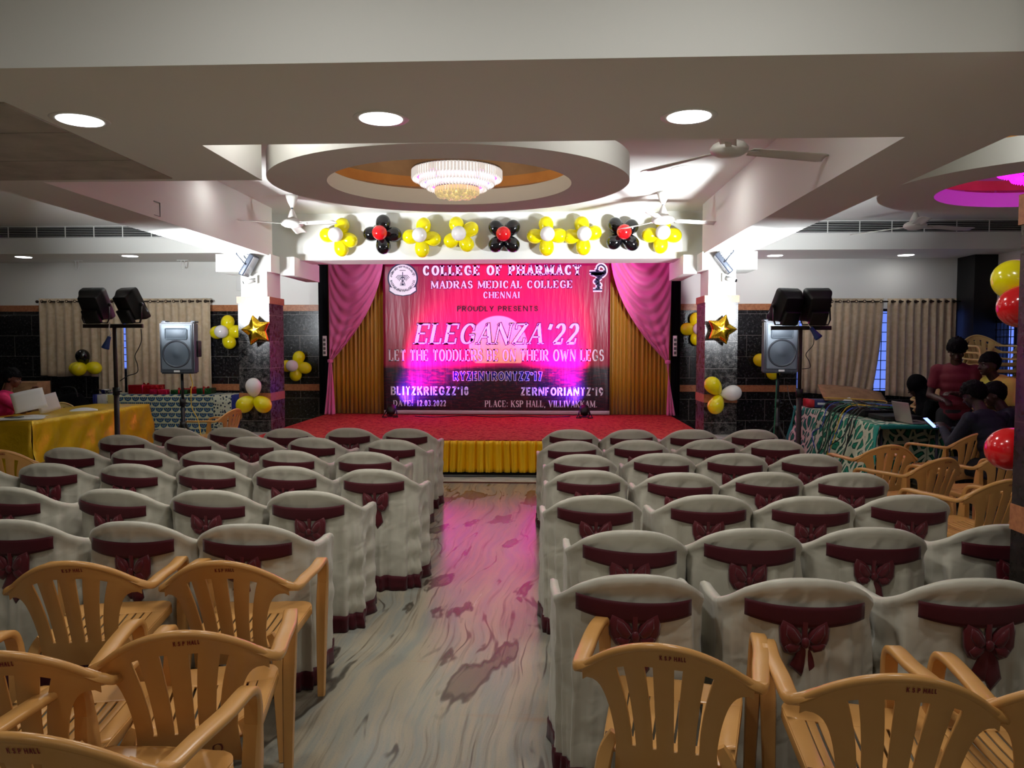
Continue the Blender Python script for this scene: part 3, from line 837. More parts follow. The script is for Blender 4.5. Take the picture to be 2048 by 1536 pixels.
ringtext('MADRAS MEDICAL COLLEGE', sr * .84, sr * .15, 188, 352, False, thick=.24, thin=.18, ser=0, gap=.2)
ringtext('LEARN TO HEAL', sr * .88, sr * .13, 222, 318, False, thick=.2, thin=.16, ser=0, gap=.2)
try:      # the regional-script name along the top of the seal, turned letter by letter
    words = ['செ', 'ன்', 'னை', 'ம', 'ரு', 'த்', 'து', 'வ', 'க்', 'க', 'ல்', 'லூ', 'ரி']
    b = BM()
    for i, wd in enumerate(words):
        cu = bpy.data.curves.new('t', 'FONT'); cu.body = wd; cu.size = sr * .2; cu.align_x = 'CENTER'; cu.offset = .0006
        to = bpy.data.objects.new('t', cu); COL.objects.link(to)
        dg = bpy.context.evaluated_depsgraph_get(); me = to.evaluated_get(dg).to_mesh()
        a = R(168 - 156 * (i + .5) / len(words)); nv0 = len(b.verts)
        b.from_mesh(me); b.verts.ensure_lookup_table()
        for v in b.verts[nv0:]:
            X, Y = v.co.x, v.co.y + sr * .7
            t_ = a - PI / 2
            v.co = Vector((sc_.x - bc.x + X * math.cos(t_) - Y * math.sin(t_), -.0068, sc_.z - bc.z + X * math.sin(t_) + Y * math.cos(t_)))
        to.to_mesh_clear() if False else None
        bpy.data.objects.remove(to)
    obj('lettering', b, 'ink_navy', ban, False)
except Exception as ex: print('seal text', ex)
b = BM()
S = lambda q, w_: (sc_.x + q * sr - bc.x, -.0068, sc_.z + w_ * sr - bc.z)


def ribbonline(b, P, wd):
    n = len(P); L = []
    for i in range(n):
        a = P[max(0, i - 1)]; c = P[min(n - 1, i + 1)]; tx, tz = c[0] - a[0], c[1] - a[1]; l = math.hypot(tx, tz) or 1
        L.append((b.verts.new((P[i][0] - tz / l * wd / 2, P[i][2] if len(P[i]) > 2 else -.0068, P[i][1] + tx / l * wd / 2)), b.verts.new((P[i][0] + tz / l * wd / 2, P[i][2] if len(P[i]) > 2 else -.0068, P[i][1] - tx / l * wd / 2))))
    for (a, c), (d, e) in zip(L, L[1:]): b.faces.new((a, c, e, d))


sp = lambda q, w_: (sc_.x + q * sr - bc.x, sc_.z + w_ * sr - bc.z)
ribbonline(b, [sp(0, .42), sp(0, -.42)], sr * .05)
for s in (-1, 1):
    for k in range(4): ribbonline(b, [sp(s * .04, .2 - k * .05), sp(s * (.3 - .03 * k), .2 - k * .09), sp(s * (.44 - .07 * k), .04 - k * .07)], sr * .035)
    ribbonline(b, [sp(s * .12 * math.sin(t * .9), .1 - t * .075) for t in range(8)], sr * .04)
for w_ in (-.36, -.44): ribbonline(b, [sp(-.18, w_), sp(.18, w_)], sr * .035)
ribbonline(b, [sp(-.2, .52), sp(.2, .52)], sr * .04)
obj('seal_figure', b, 'ink_navy', ban, False)
# cup with a coiled snake at the upper right
cb = bp(1195, 581); cu_ = bp(1213, 581).x - cb.x; ct = bp(1195, 529).z - cb.z
cq = lambda q, w_: (cb.x + q * cu_ - bc.x, cb.z + w_ * ct - bc.z)
for nm, mm, gr, dy in (('cup_outline', 'ink_white', .9, -.0046), ('cup', 'ink_navy', 0., -.0066)):
    b = BM(); wd = cu_ * (.17 + .34 * gr)
    L = [[cq(-.5, .03), cq(.5, .03)], [cq(0, .03), cq(0, .55)], [cq(-.92, .70), cq(.95, .70)],
         [cq(q, .60 + .1 * q * q) for q in (-.75, -.4, 0, .4, .75)], [cq(q, .66) for q in (-.75, 0, .75)]]
    snake = [cq(.30 * math.sin(t * 1.05), .14 + t * .045) for t in range(9)] + [cq(.62, .58), cq(.86, .7), cq(.8, .88), cq(.4, .98), (cq(.05, .92)), cq(-.02, .82), cq(-.25, .76)]
    sm = [tuple(v) for v in smoothcurve([(a, c, 0) for a, c in snake], 4)]
    for P in L: ribbonline(b, [(p[0], p[1], dy) for p in P], wd)
    ribbonline(b, [(p[0], p[1], dy) for p in sm], wd * 1.05)
    b2 = [cq(-.8, .70), cq(.8, .70), cq(.3, .55), cq(-.3, .55)]
    b.faces.new([b.verts.new((X, dy, Z)) for X, Z in b2])
    obj(nm, b, mm, ban, False)

# ---------------------------------------------------------------- par lights on the stage floor
for n, (px, py, side, ax) in enumerate(((787, 828, 'left', .22), (1166, 827, 'right', -.22))):
    p = atz(px, py + 4, ZS)
    p.y = min(p.y, 11.85)
    e = empty('par_light', (p.x, p.y, ZS), 0, 'black par light on the stage floor at the %s foot of the banner' % side, 'stage light')
    M = Matrix.Translation((0, 0, .11)) @ Matrix.Rotation(R(-38), 4, 'X') @ Matrix.Rotation(R(-14 if n == 0 else 14), 4, 'Z') @ Matrix.Scale(.78, 4)
    b = BM(); lathe(b, [(0, -.09), (.06, -.09), (.08, -.06), (.09, 0), (.095, .09), (.085, .09), (.08, .06)], 24, mtx=M); obj('housing', b, 'black', e)
    b = BM(); lathe(b, [(0, .058), (.082, .06), (.082, .068), (0, .068)], 24, mtx=M); obj('lens', b, 'violet_lens', e)
    for s in (-1, 1):
        b = BM(); tube(b, [(s * .078, .02, .11), (s * .09, -.02, .07), (s * .125, -.09, .008), (s * .05, -.11, .008)], .009, 6); obj('bracket_leg', b, 'black', e)
    b = BM(); tube(b, [(-.078, .02, .11), (-.08, .07, .04), (-.08, .1, .008), (.08, .1, .008), (.08, .07, .04), (.078, .02, .11)], .009, 6); obj('bracket', b, 'black', e)
    sl = e.location + Vector((0, .07, .19))
    light('par_beam', 'SPOT', sl, 1700, (1., .0, .74), e, at((906 if n == 0 else 1106), 676, YBN), spot_size=R(68), spot_blend=1., shadow_soft_size=.05)
    light('par_beam', 'SPOT', sl, 330, (.2, .04, 1.), e, at((838 if n == 0 else 1128), 765, YBN), spot_size=R(80), spot_blend=1., shadow_soft_size=.05)
b = BM(); P = [atz(x_, y_, ZS + .008) for x_, y_ in ((830, 832), (870, 834), (930, 831), (990, 834), (1040, 832), (1090, 834), (1140, 833))]
for q in P: q.y = min(q.y, 12.1)
tube(b, smoothcurve(P, 6), .007, 6); tag(obj('floor_cable', b, 'cable_black'), 'thin black cable lying along the stage below the banner', 'cable')
b = BM(); P = [(-3.2, 8.98, .02), (-2.2, 8.97, .02), (-1.1, 8.92, .02), (-.6, 8.95, .02), (0, 8.93, .02), (.8, 8.96, .02), (1.6, 8.94, .02)]
tube(b, smoothcurve(P, 8), .006, 6); tag(obj('floor_cable', b, 'cable_black'), 'black cable on the white step under the gold skirt', 'cable')
for x_, sd in ((646, 'left'), (1352, 'right')):
    a = at(x_, 695, 12.1); e = empty('switch_strip', (a.x, 12.2, 1.45), 0, 'white vertical socket strip beside the %s pink drape' % sd, 'socket strip')
    b = BM(); box(b, -.03, .03, -.02, .02, -.03, .3, .004); obj('body', b, 'white_plastic', e)
    b = BM()
    for k in range(4): box(b, -.02, .02, -.026, -.018, 0 + k * .07, .045 + k * .07, .002)
    obj('sockets', b, 'grey_cord', e)


# ---------------------------------------------------------------- downlights
def downlight(x, y, z, label, r=.105, pw=1., vis=True):
    e = empty('downlight', (x, y, z), 0, label, 'ceiling light', 'round recessed downlights')
    b = BM(); lathe(b, [(r * .86, -.002), (r * 1.12, -.004), (r * 1.16, 0), (r * 1.16, .01), (r * .86, .01), (r * .86, -.002)], 40); obj('rim', b, 'white_plastic', e)
    b = BM(); lathe(b, [(0, -.006), (r * .88, -.006), (r * .9, 0)], 40); obj('diffuser', b, 'led' , e)
    light('downlight_lamp', 'AREA', (x, y, z - .02), K_DOWN * pw, (1., .985, .95), e, None, shape='DISK', size=r * 1.7)


for px, py, lb in ((160, 240, 'leftmost of the three downlights in the wide front beam'), (762, 237, 'middle downlight in the wide front beam'), (1378, 233, 'rightmost downlight in the wide front beam')):
    p = atz(px, py, ZB); downlight(p.x, p.y, ZB, lb, .125)
p = atz(1371, 337, ZC); downlight(p.x, p.y, ZC, 'downlight in the central ceiling right of the big ring', .13, .5)
downlight(-3.3, p.y, ZC, 'downlight in the central ceiling left of the big ring', .13, .15)
downlight(3.5, 4.8, ZC, 'downlight in the right bay ceiling beside the near column', .13, .6)
for x_, lb in ((-1.75, 'left'), (.75, 'right')): downlight(x_, 4.72, ZC, 'downlight in the central ceiling tucked behind the front beam, toward the %s' % lb, .13, .6)
for px, py, lb in ((47, 514, 'leftmost downlight under the left vent bulkhead'), (260, 512, 'second downlight from the left under the vent bulkhead'),
                   (1550, 511, 'downlight under the right bulkhead nearest the lit pillar'), (1812, 510, 'rightmost downlight under the right vent bulkhead')):
    p = atz(px, py, 3.0); downlight(p.x, p.y, 3.0, lb, .13, .1)
for x, y, pw in ((-5.2, 1.5, .7), (-.95, 1.9, 1.35), (.75, 1.9, 1.5), (4.3, 1.5, .8), (-5, -2.4, .8), (-1.6, -2.4, 1.), (1.3, -2.4, 1.), (4.5, -2.4, .8)):
    downlight(x, y, ZC, 'downlight in the ceiling over the rear seats', .13, pw)

# ---------------------------------------------------------------- ceiling fans


def fan(x, y, zc, zm, a0, label, L=.56):
    e = empty('ceiling_fan', (x, y, zc), 0, label, 'fan', 'three-blade white ceiling fans')
    d = zm - zc
    b = BM(); lathe(b, [(.0, 0), (.075, 0), (.07, -.03), (.05, -.09), (.028, -.13), (.02, -.15), (0, -.15)], 24); obj('canopy', b, 'fan_white', e)
    b = BM(); lathe(b, [(.012, -.14), (.012, d + .15)], 12); obj('rod', b, 'grey_metal', e)
    b = BM(); lathe(b, [(.014, d + .17), (.03, d + .14), (.06, d + .07), (.066, d + .05), (.0, d + .05)], 24); obj('cup', b, 'fan_white', e)
    b = BM(); lathe(b, [(0, d + .055), (.06, d + .055), (.115, d + .03), (.135, d + .005), (.13, d - .02), (.09, d - .045), (.03, d - .055), (0, d - .056)], 32); obj('motor', b, 'fan_white', e)
    for k in range(3):
        a = a0 + k * 2 * PI / 3
        M = Matrix.Translation((0, 0, d)) @ Matrix.Rotation(a, 4, 'Z')
        def f(u, v):
            r = .16 + (L - .02) * u; wd = .055 + .018 * u
            if u > .93: wd *= 1 - .35 * (u - .93) / .07
            q = (v - .5) * 2 * wd
            return M @ Vector((r, q, -.012 - .018 * q / wd * .6 + .008 * math.sin(PI * v) - .015 * u))
        b = BM(); grid(b, f, 14, 6); o = obj('blade', b, 'fan_white', e); solid(o, .004)
        b = BM(); v_ = box(b, .10, .23, -.022, .022, -.016, -.008, .003, M); obj('blade_iron', b, 'fan_white', e)


fan(-3.08, 9.1, ZC, 3.08, R(-22), 'white ceiling fan left of the stage beam, near the left pillar', .5)
fan(1.4, 9.1, ZC, 3.09, R(10), 'white ceiling fan hanging before the rightmost balloon flower')
fan(1.30, 5.45, ZC, 2.985, R(14), 'ceiling fan peeping below the front beam between two downlights', .62)
fan(4.58, 9.6, ZC, 3.08, R(12), 'white ceiling fan in the right bay before the vent', .66)

# ---------------------------------------------------------------- chandeliers


def chandelier(cx, cy, label, tiers, z0):
    e = empty('chandelier', (cx, cy, ZC), 0, label, 'chandelier')
    b = BM(); lathe(b, [(0, 0), (.3, 0), (.3, -.03), (.06, -.05), (.06, -.2), (0, -.2)], 32); obj('ceiling_plate', b, 'chrome', e)
    for r, zt, zb, mm, n, lens in tiers:
        zt -= ZC; zb -= ZC
        b = BM(); lathe(b, [(r - .02, zt), (r + .006, zt), (r + .006, zt + .012), (r - .02, zt + .012), (r - .02, zt)], 64); obj('hoop', b, 'chrome', e)
        b = BM()
        for row in range(2):
            rr_ = r - row * .018
            for k in range(n):
                a = 2 * PI * (k + row * .5) / n
                h = zt - zb
                M = Matrix.Translation((rr_ * math.cos(a), rr_ * math.sin(a), 0)) @ Matrix.Rotation(a, 4, 'Z')
                q = rr_ * PI / n * .82
                P = [M @ Vector(v) for v in ((0, -q, zt), (.008, 0, zt), (0, q, zt), (-.008, 0, zt))]; Q = [M @ Vector(v) for v in ((0, -q, zb + .015), (.009, 0, zb + .015), (0, q, zb + .015), (-.008, 0, zb + .015))]
                A = [b.verts.new(v) for v in P]; B = [b.verts.new(v) for v in Q]; tip = b.verts.new(M @ Vector((0, 0, zb)))
                b.faces.new(A)
                for i in range(4): b.faces.new((A[i], A[(i + 1) % 4], B[(i + 1) % 4], B[i])); b.faces.new((B[i], B[(i + 1) % 4], tip))
        o = obj('crystal_tier', b, mm, e, False); o['kind'] = 'stuff'
        if lens:
            b = BM(); lathe(b, [(r * .78, zb + .03), (r - .03, zb + .03), (r - .03, zb + .036), (r * .78, zb + .036), (r * .78, zb + .03)], 48); obj('tier_plate', b, lens, e)
    r, zt, zb = tiers[-1][:3]; b = BM(); rnd = random.Random(4)
    for k in range(90):
        q = r * math.sqrt(rnd.random()) * .95; a = rnd.uniform(0, 6.28)
        ball(b, (q * math.cos(a), q * math.sin(a), zb - ZC + .01 - .03 * (1 - q / r) + rnd.uniform(-.008, .008)), .02, (1, 1, 1.1), 6, 4)
    o = obj('crystal_drops', b, tiers[-1][3], e, False); o['kind'] = 'stuff'
    return e


e = chandelier(-.70, 6.0, 'round tiered crystal chandelier in the big central ceiling ring',
               [(.352, 2.975, 2.90, 'crystal', 84, 'pink_lens'), (.292, 2.93, 2.86, 'crystal', 70, 'violet_lens'), (.235, 2.885, 2.825, 'crystal', 56, 'pink_lens'), (.17, 2.84, 2.79, 'crystal_warm', 42, None)], 3)
light('chandelier_lamp', 'POINT', (-.70, 6.0, 3.2), 9, (1., .86, .66), e, shadow_soft_size=.25)
e = chandelier(4.2, 6.35, 'magenta-lit crystal chandelier in the right-hand ceiling ring',
               [(.46, 3.1, 3.02, 'crystal_magenta', 80, None), (.36, 3.04, 2.96, 'crystal_magenta', 64, None), (.26, 2.99, 2.91, 'crystal_magenta', 48, None)], 3)
light('chandelier_lamp', 'POINT', (4.2, 6.35, 3.12), 5, (1., .12, .95), e, shadow_soft_size=.25)

# ---------------------------------------------------------------- long vents over the side bays


def vent(x0, x1, label):
    y = 11.3; z0, z1 = 3.235, ZC - .002
    e = empty('ceiling_vent', ((x0 + x1) / 2, y, z0), 0, label, 'vent'); c = e.location
    b = BM(); box(b, x0 - c.x, x1 - c.x, -.006, -.001, 0, z1 - z0); obj('backing', b, 'black', e, False)
    for z in (z0, z1 - .012):
        b = BM(); box(b, x0 - c.x, x1 - c.x, -.02, -.001, z - z0, z - z0 + .012); obj('frame', b, 'white_plastic', e, False)
    b = BM()
    for k in range(1, 7):
        z = (z1 - z0) * k / 7
        box(b, x0 - c.x, x1 - c.x, -.012, -.008, z - .002, z + .002)
    obj('slat', b, 'white_plastic', e, False)
    n = int((x1 - x0) / .42)
    for k in range(n + 1):
        x = x0 + (x1 - x0) * k / n - c.x
        b = BM(); box(b, x - .005, x + .005, -.019, -.008, 0, z1 - z0); obj('mullion', b, 'white_plastic', e, False)


vent(-9.6, -4.2, 'long slatted air vent on the left bulkhead'); vent(2.75, 6.9, 'long slatted air vent on the right bulkhead')

# loop hooks under the left bulkhead
for px, lb in ((154, 'leftmost'), (370, 'second')):
    p = atz(px, 521, 3.0)
    e = empty('ceiling_hook', (p.x, 12.2, 3.0), 0, 'white loop hook under the left bulkhead, %s' % ('over the curtain\'s left part' if lb == 'leftmost' else 'between downlight and lit pillar'), 'hook', 'white loop hooks under the bulkhead')
    b = BM(); box(b, -.09, .09, -.02, .02, -.012, 0, .003); obj('plate', b, 'white_plastic', e)
    b = BM(); tube(b, [(-.03, 0, -.01), (-.028, 0, -.12), (-.015, 0, -.15), (.015, 0, -.15), (.028, 0, -.12), (.03, 0, -.01)], .007, 8); obj('loop', b, 'white_plastic', e)

# ---------------------------------------------------------------- floodlights and cameras on the pillars


def floodlight(x, y, z, rz, tilt, label):
    e = empty('floodlight', (x, y, z), rz, label, 'floodlight')
    M = Matrix.Translation((.17, 0, -.19)) @ Matrix.Rotation(tilt, 4, 'Y')
    b = BM(); box(b, -.035, .03, -.13, .13, -.15, .15, .014, M); obj('housing', b, 'grey_metal', e)
    b = BM()
    for k in range(9): box(b, -.06, -.033, -.11, .11, -.12 + k * .03, -.114 + k * .03, 0, M)
    obj('fins', b, 'grey_metal', e, False)
    b = BM(); box(b, .029, .034, -.115, .115, -.135, .135, .002, M); obj('glass', b, 'lamp_glass', e, False)
    b = BM(); a = M @ Vector((0, .145, 0)); c = M @ Vector((0, -.145, 0))
    tube(b, [a, (.06, .145, -.06), (.05, .145, 0), (.05, -.145, 0), (.06, -.145, -.06), c], .014, 6, flat=.5); obj('bracket', b, 'grey_metal', e)


floodlight(-4.02, 9.66, 2.82, R(4), R(30), 'grey floodlight bracketed above the left lit pillar')
floodlight(2.42, 9.66, 2.82, R(172), R(38), 'grey floodlight bracketed above the right lit pillar')


def cctv(x, y, z, rz, label):
    e = empty('security_camera', (x, y, z), rz, label, 'camera')
    b = BM(); box(b, .0, .02, -.045, .045, -.05, .06, .006); obj('junction_box', b, 'white_plastic', e)
    b = BM(); tube(b, [(.02, 0, .0), (.05, 0, .0), (.07, 0, -.015)], .014, 8); obj('arm', b, 'white_plastic', e)
    M = Matrix.Translation((.1, 0, -.02)) @ Matrix.Rotation(R(105), 4, 'Y')
    b = BM(); lathe(b, [(0, -.06), (.03, -.06), (.032, .07), (.028, .075), (0, .07)], 20, mtx=M); obj('body', b, 'white_plastic', e)
    b = BM(); lathe(b, [(0, .068), (.022, .072), (.02, .08), (0, .082)], 16, mtx=M); obj('lens', b, 'black_gloss', e)


cctv(-3.82, 9.85, 2.46, R(-150), 'white bullet security camera on the left pillar under the floodlight')
cctv(2.3, 9.85, 2.46, R(-40), 'white bullet security camera on the right pillar under the floodlight')
for px, py, lb in ((480, 565, 'small white socket box on the wall left of the lit pillar'),):
    p = at(px, py, YF); b = BM(); box(b, p.x - .05, p.x + .05, YF - .03, YF, p.z - .14, p.z + .1, .006); tag(obj('junction_box', b, 'white_plastic'), lb, 'socket box')

# ---------------------------------------------------------------- balloons


def balloon_mesh(name):
    b = BM(); P = []
    for i in range(19):
        t = PI * i / 18; z = math.cos(t); r = math.sin(t) * (1 + .0)
        k = .5 - .5 * z                       # narrower towards the knot
        P.append((max(0, .105 * r * (1 - .14 * k * k)), .118 * z * (1 + .18 * k * k)))
    P[-1] = (.006, P[-1][1]); P += [(.004, P[-1][1] - .004), (.012, P[-1][1] - .016), (0, P[-1][1] - .014)]
    lathe(b, P, 28); bmesh.ops.translate(b, verts=b.verts[:], vec=(0, 0, .148))
    bmesh.ops.recalc_face_normals(b, faces=b.faces[:])
    me = bpy.data.meshes.new(name); b.to_mesh(me); b.free(); me.polygons.foreach_set('use_smooth', [True] * len(me.polygons)); return me


BAL = {}
for c_ in ('yellow', 'white', 'black', 'red'):
    BAL[c_] = balloon_mesh(c_ + '_balloon'); BAL[c_].materials.append(MATS[c_ + '_balloon'])


def balloon(c_, parent, knot, direction, s=1.):
    o = bpy.data.objects.new(c_ + '_balloon', BAL[c_]); COL.objects.link(o); o.parent = parent
    o.location = knot; o.scale = (s, s, s * random.uniform(.97, 1.05)); o.rotation_euler = Vector(direction).to_track_quat('Z', 'Y').to_euler(); return o


random.seed(11)


def flower(px, py, Y, petals, centre, angs, label, group, s=1., lens=None, name='balloon_flower'):
    p = at(px, py, Y); e = empty(name, p, 0, label, 'balloons', group)
    for i, a in enumerate(angs):
        t = R(a); k = (lens[i] if lens else 1.) * s
        balloon(petals if isinstance(petals, str) else petals[i], e, (0, .0, 0), (math.cos(t), .12, math.sin(t)), k)
    if centre: balloon(centre, e, (0, -.0, 0), (random.uniform(-.08, .08), -1, random.uniform(-.05, .1)), s * .98)
    return e


YBL = 10.27
G1 = 'balloon flowers along the beam over the stage'
order = ['leftmost', 'second from left', 'third from left', 'fourth from left', 'fifth and middle', 'fourth from right', 'third from right', 'second from right', 'rightmost']
for (px, py, c1, c2, angs), od in zip(((677, 473, 'yellow', 'white', (72, 172, -78, -18)), (765, 468, 'black', 'red', (88, 178, -88, -2)), (842, 474, 'yellow', 'white', (78, 178, -86, -8)),
                                  (921, 469, 'yellow', 'white', (112, 28, 212, -58)), (1008, 472, 'black', 'red', (134, 46, 226, -46)), (1094, 471, 'yellow', 'white', (95, 0, 182, -92)),
                                  (1166, 471, 'yellow', 'white', (96, 14, 184, -88)), (1246, 469, 'black', 'red', (128, 44, 220, -44)), (1324, 468, 'yellow', 'white', (82, -6, 184, -96))), order):
    flower(px, py, YBL, c1, c2, angs, '%s balloon flower with %s centre, %s on the beam over the stage' % (c1, c2, od), G1, 1.0)
G2 = 'balloon flowers and clusters on pillars and walls'
flower(452, 665, YF - .16, 'yellow', 'white', (82, 180, -75, 6), 'yellow and white balloon flower on the wall left of the left lit pillar', G2, 1.08)
flower(591, 732, YF - .16, 'yellow', 'white', (70, 180, -92, -12), 'yellow and white balloon flower on dark granite between left pillar and stage', G2, .98)
flower(1394, 658, YF - .16, 'yellow', 'white', (95, 180, -90, 0), 'yellow balloon flower half hidden behind the right lit pillar', G2, 1.02)
flower(1540, 727, YF - .16, 'yellow', 'white', (160, -70, 60), 'yellow balloon flower behind the right loudspeaker on dark granite', G2, 1.05)
p = at(170, 732, YF - .30)
e = empty('balloon_cluster', p, 0, 'cluster of three yellow balloons under a black one on the left curtain', 'balloons', G2)
for c_, d, s in (('yellow', (-1, .05, -.25), 1.05), ('yellow', (1, .05, -.2), 1.05), ('yellow', (0, -1, -.28), 1.1), ('black', (0, -.35, 1), 1.1)): balloon(c_, e, (0, 0, 0), d, s)
p = at(509, 795, PY0 - .13)
e = empty('balloon_cluster', p, 0, 'cluster of one white and two yellow balloons low on the left pillar', 'balloons', G2)
for c_, d, s in (('white', (0, -.2, 1), 1.0), ('yellow', (-1, -.2, -.75), 1.05), ('yellow', (1, -.2, -.75), 1.05)): balloon(c_, e, (0, 0, 0), d, s)
p = at(1440, 789, PY0 - .13)
e = empty('balloon_cluster', p, 0, 'cluster of two yellow and one white balloon low on the right pillar', 'balloons', G2)
for c_, d, s in (('yellow', (-.75, -.2, .9), 1.02), ('yellow', (-.4, -.2, -.95), 1.02), ('white', (1, -.2, .15), 1.0)): balloon(c_, e, (0, 0, 0), d, s)
G3 = 'balloons on the near right column'
p = Vector((2.10, CY1 + .13, 1.82))
e = empty('balloon_cluster', p, 0, 'red and yellow balloons peeping out high behind the near right column', 'balloons', G3)
for c_, d, s in (('red', (-.6, -.1, -.3), .85), ('yellow', (-.42, .5, .32), .85), ('yellow', (.6, .3, .1), .85)): balloon(c_, e, (0, 0, 0), d, s)
p = Vector((2.09, CY1 + .13, 1.20))
e = empty('balloon_cluster', p, 0, 'red balloon peeping out low behind the near right column', 'balloons', G3)
for c_, d, s in (('red', (-.7, -.1, -.2), .88), ('yellow', (.6, .3, .1), .85)): balloon(c_, e, (0, 0, 0), d, s)


def star(px, py, Y, r, rot, label):
    c = at(px, py, Y); e = empty('star_balloon', c, 0, label, 'balloon', 'gold foil star balloons')
    b = BM()
    def Rm(a):
        q = ((a - rot - PI / 2) % (2 * PI / 5)); q = min(q, 2 * PI / 5 - q); ri = .60; t36 = PI / 5
        return r * ri * math.sin(t36) / (math.sin(q) * (1 - ri * math.cos(t36)) + ri * math.sin(t36) * math.cos(q))

    def f(u, v):
        a = u * 2 * PI; q = v
        rr_ = Rm(a) * q
        h = .36 * r * max(0., 1 - q ** 2.2) ** .55 * (1 - .12 * abs(math.sin(a * 18)) * q ** 3)
        return a, rr_, h
    for sgn in (-1, 1):
        grid(b, lambda u, v: (lambda t: Vector((t[1] * math.cos(t[0]), sgn * t[2], t[1] * math.sin(t[0]))))(f(u, .02 + .98 * v)), 120, 14, True)
    bmesh.ops.remove_doubles(b, verts=b.verts[:], dist=.0008)
    obj('foil', b, 'gold_foil', e)


star(513, 661, PY0 - .12, .215, R(14), 'gold foil star balloon on the left lit pillar')
star(1443, 659, PY0 - .12, .205, R(-17), 'gold foil star balloon on the right lit pillar')

# ---------------------------------------------------------------- stage floods on T stands, loudspeakers on tripods


def flood_head(name, x, y, z, rz, tilt, label, parent_power=1., tgt=None):
    e = empty(name, (x, y, z), rz, label, 'stage light', 'black flood heads on the T stands')
    M = Matrix.Translation((0, 0, .20)) @ Matrix.Rotation(tilt, 4, 'X')
    b = BM()
    def f(u, v):
        pass
    Wd, Hd = .135, .17
    # lamp body: wide face forwards (+y), body tapering to the back
    R0 = [(-Wd, -Hd), (Wd, -Hd), (Wd, Hd), (-Wd, Hd)]
    ringsy = [(.055, .94), (.05, 1.0), (.0, 1.0), (-.02, .96), (-.06, .82), (-.10, .76), (-.105, .70)]

    def rnd_rect(k):
        out = []; c = .028
        for (sx, sz), a0 in (((1, 1), 0), ((-1, 1), 90), ((-1, -1), 180), ((1, -1), 270)):
            for q in range(5):
                a = R(a0 + q * 22.5); out.append(((sx * (Wd - c) + c * math.cos(a)) * k, (sz * (Hd - c) + c * math.sin(a)) * (k if True else 1)))
        return out
    rows = [[b.verts.new(M @ Vector((X, y_, Z))) for X, Z in rnd_rect(k)] for y_, k in ringsy]
    for A, B in zip(rows, rows[1:]):
        for i in range(len(A)): b.faces.new((A[i], A[(i + 1) % len(A)], B[(i + 1) % len(B)], B[i]))
    b.faces.new(rows[0]); b.faces.new(rows[-1][::-1]); obj('housing', b, 'black', e, True, 40)
    b = BM(); box(b, -.085, .085, -.15, -.10, -.15, .0, .01, M); obj('driver_box', b, 'black', e)
    b = BM(); box(b, -.105, .105, .054, .058, -.135, .135, 0, M); obj('led_panel', b, 'flood_led', e, False)
    b = BM(); tube(b, [M @ Vector((-.145, 0, 0)), (-.15, -.01, .06), (-.13, -.01, .012), (.13, -.01, .012), (.15, -.01, .06), M @ Vector((.145, 0, 0))], .012, 6, flat=.5); obj('yoke', b, 'black', e)
    for s in (-1, 1):
        b = BM(); ball(b, M @ Vector((s * .15, 0, 0)), .02, (.7, 1, 1), 10, 6); obj('yoke_knob', b, 'black', e)
    Q = Matrix.Translation((x, y, z)) @ Matrix.Rotation(rz, 4, 'Z') @ M
    loc = Q @ Vector((0, .075, 0)); tg = Q @ Vector((0, 2., 0))
    light('flood_beam', 'AREA', loc, K_FLOOD * parent_power, (.92, .96, 1.), e, tg, shape='RECTANGLE', size=.2, size_y=.26, spread=R(98))


def t_stand(x, y, zt, wl, wr, label):
    e = empty('lighting_stand', (x, y, 0), 0, label, 'stand', 'T-bar lighting stands')
    b = BM(); tube(b, [(0, 0, .02), (0, 0, 1.1)], .026, 12); tube(b, [(0, 0, 1.0), (0, 0, zt)], .02, 12); obj('pole', b, 'rust', e)
    b = BM(); box(b, -wl, wr, -.014, .014, zt - .02, zt + .02, .003); obj('crossbar', b, 'rust', e)
    b = BM(); lathe(b, [(.02, 1.08), (.034, 1.08), (.034, 1.16), (.02, 1.16)], 12); tube(b, [(0, 0, 1.12), (.07, -.02, 1.12)], .007, 6); obj('clamp', b, 'black', e)
    for k in range(3):
        a = R(90 + k * 120); b = BM(); tube(b, [(0, 0, .34), (.42 * math.cos(a), .42 * math.sin(a), .012)], .012, 8); obj('leg', b, 'rust', e)
    return e


ls = at(229, 652, 7.6); t_stand(ls.x, 7.6, ls.z, .33, .30, 'rusty T-bar lighting stand before the gold table')
rs = at(1601, 656, 7.6); t_stand(rs.x, 7.6, rs.z, .29, .30, 'rusty T-bar lighting stand beside the green draped table')
flood_head('flood_lamp', ls.x - .19, 7.6, ls.z + .02, R(-4), R(29), 'left flood lamp on the left T-bar stand', 1.)
flood_head('flood_lamp', ls.x + .19, 7.6, ls.z + .02, R(-24), R(29), 'right flood lamp on the left T-bar stand', 1.)
flood_head('flood_lamp', rs.x - .15, 7.6, rs.z + .02, R(22), R(29), 'left flood lamp on the right T-bar stand', 1.)
flood_head('flood_lamp', rs.x + .14, 7.6, rs.z + .02, R(5), R(29), 'right flood lamp on the right T-bar stand', 1.)


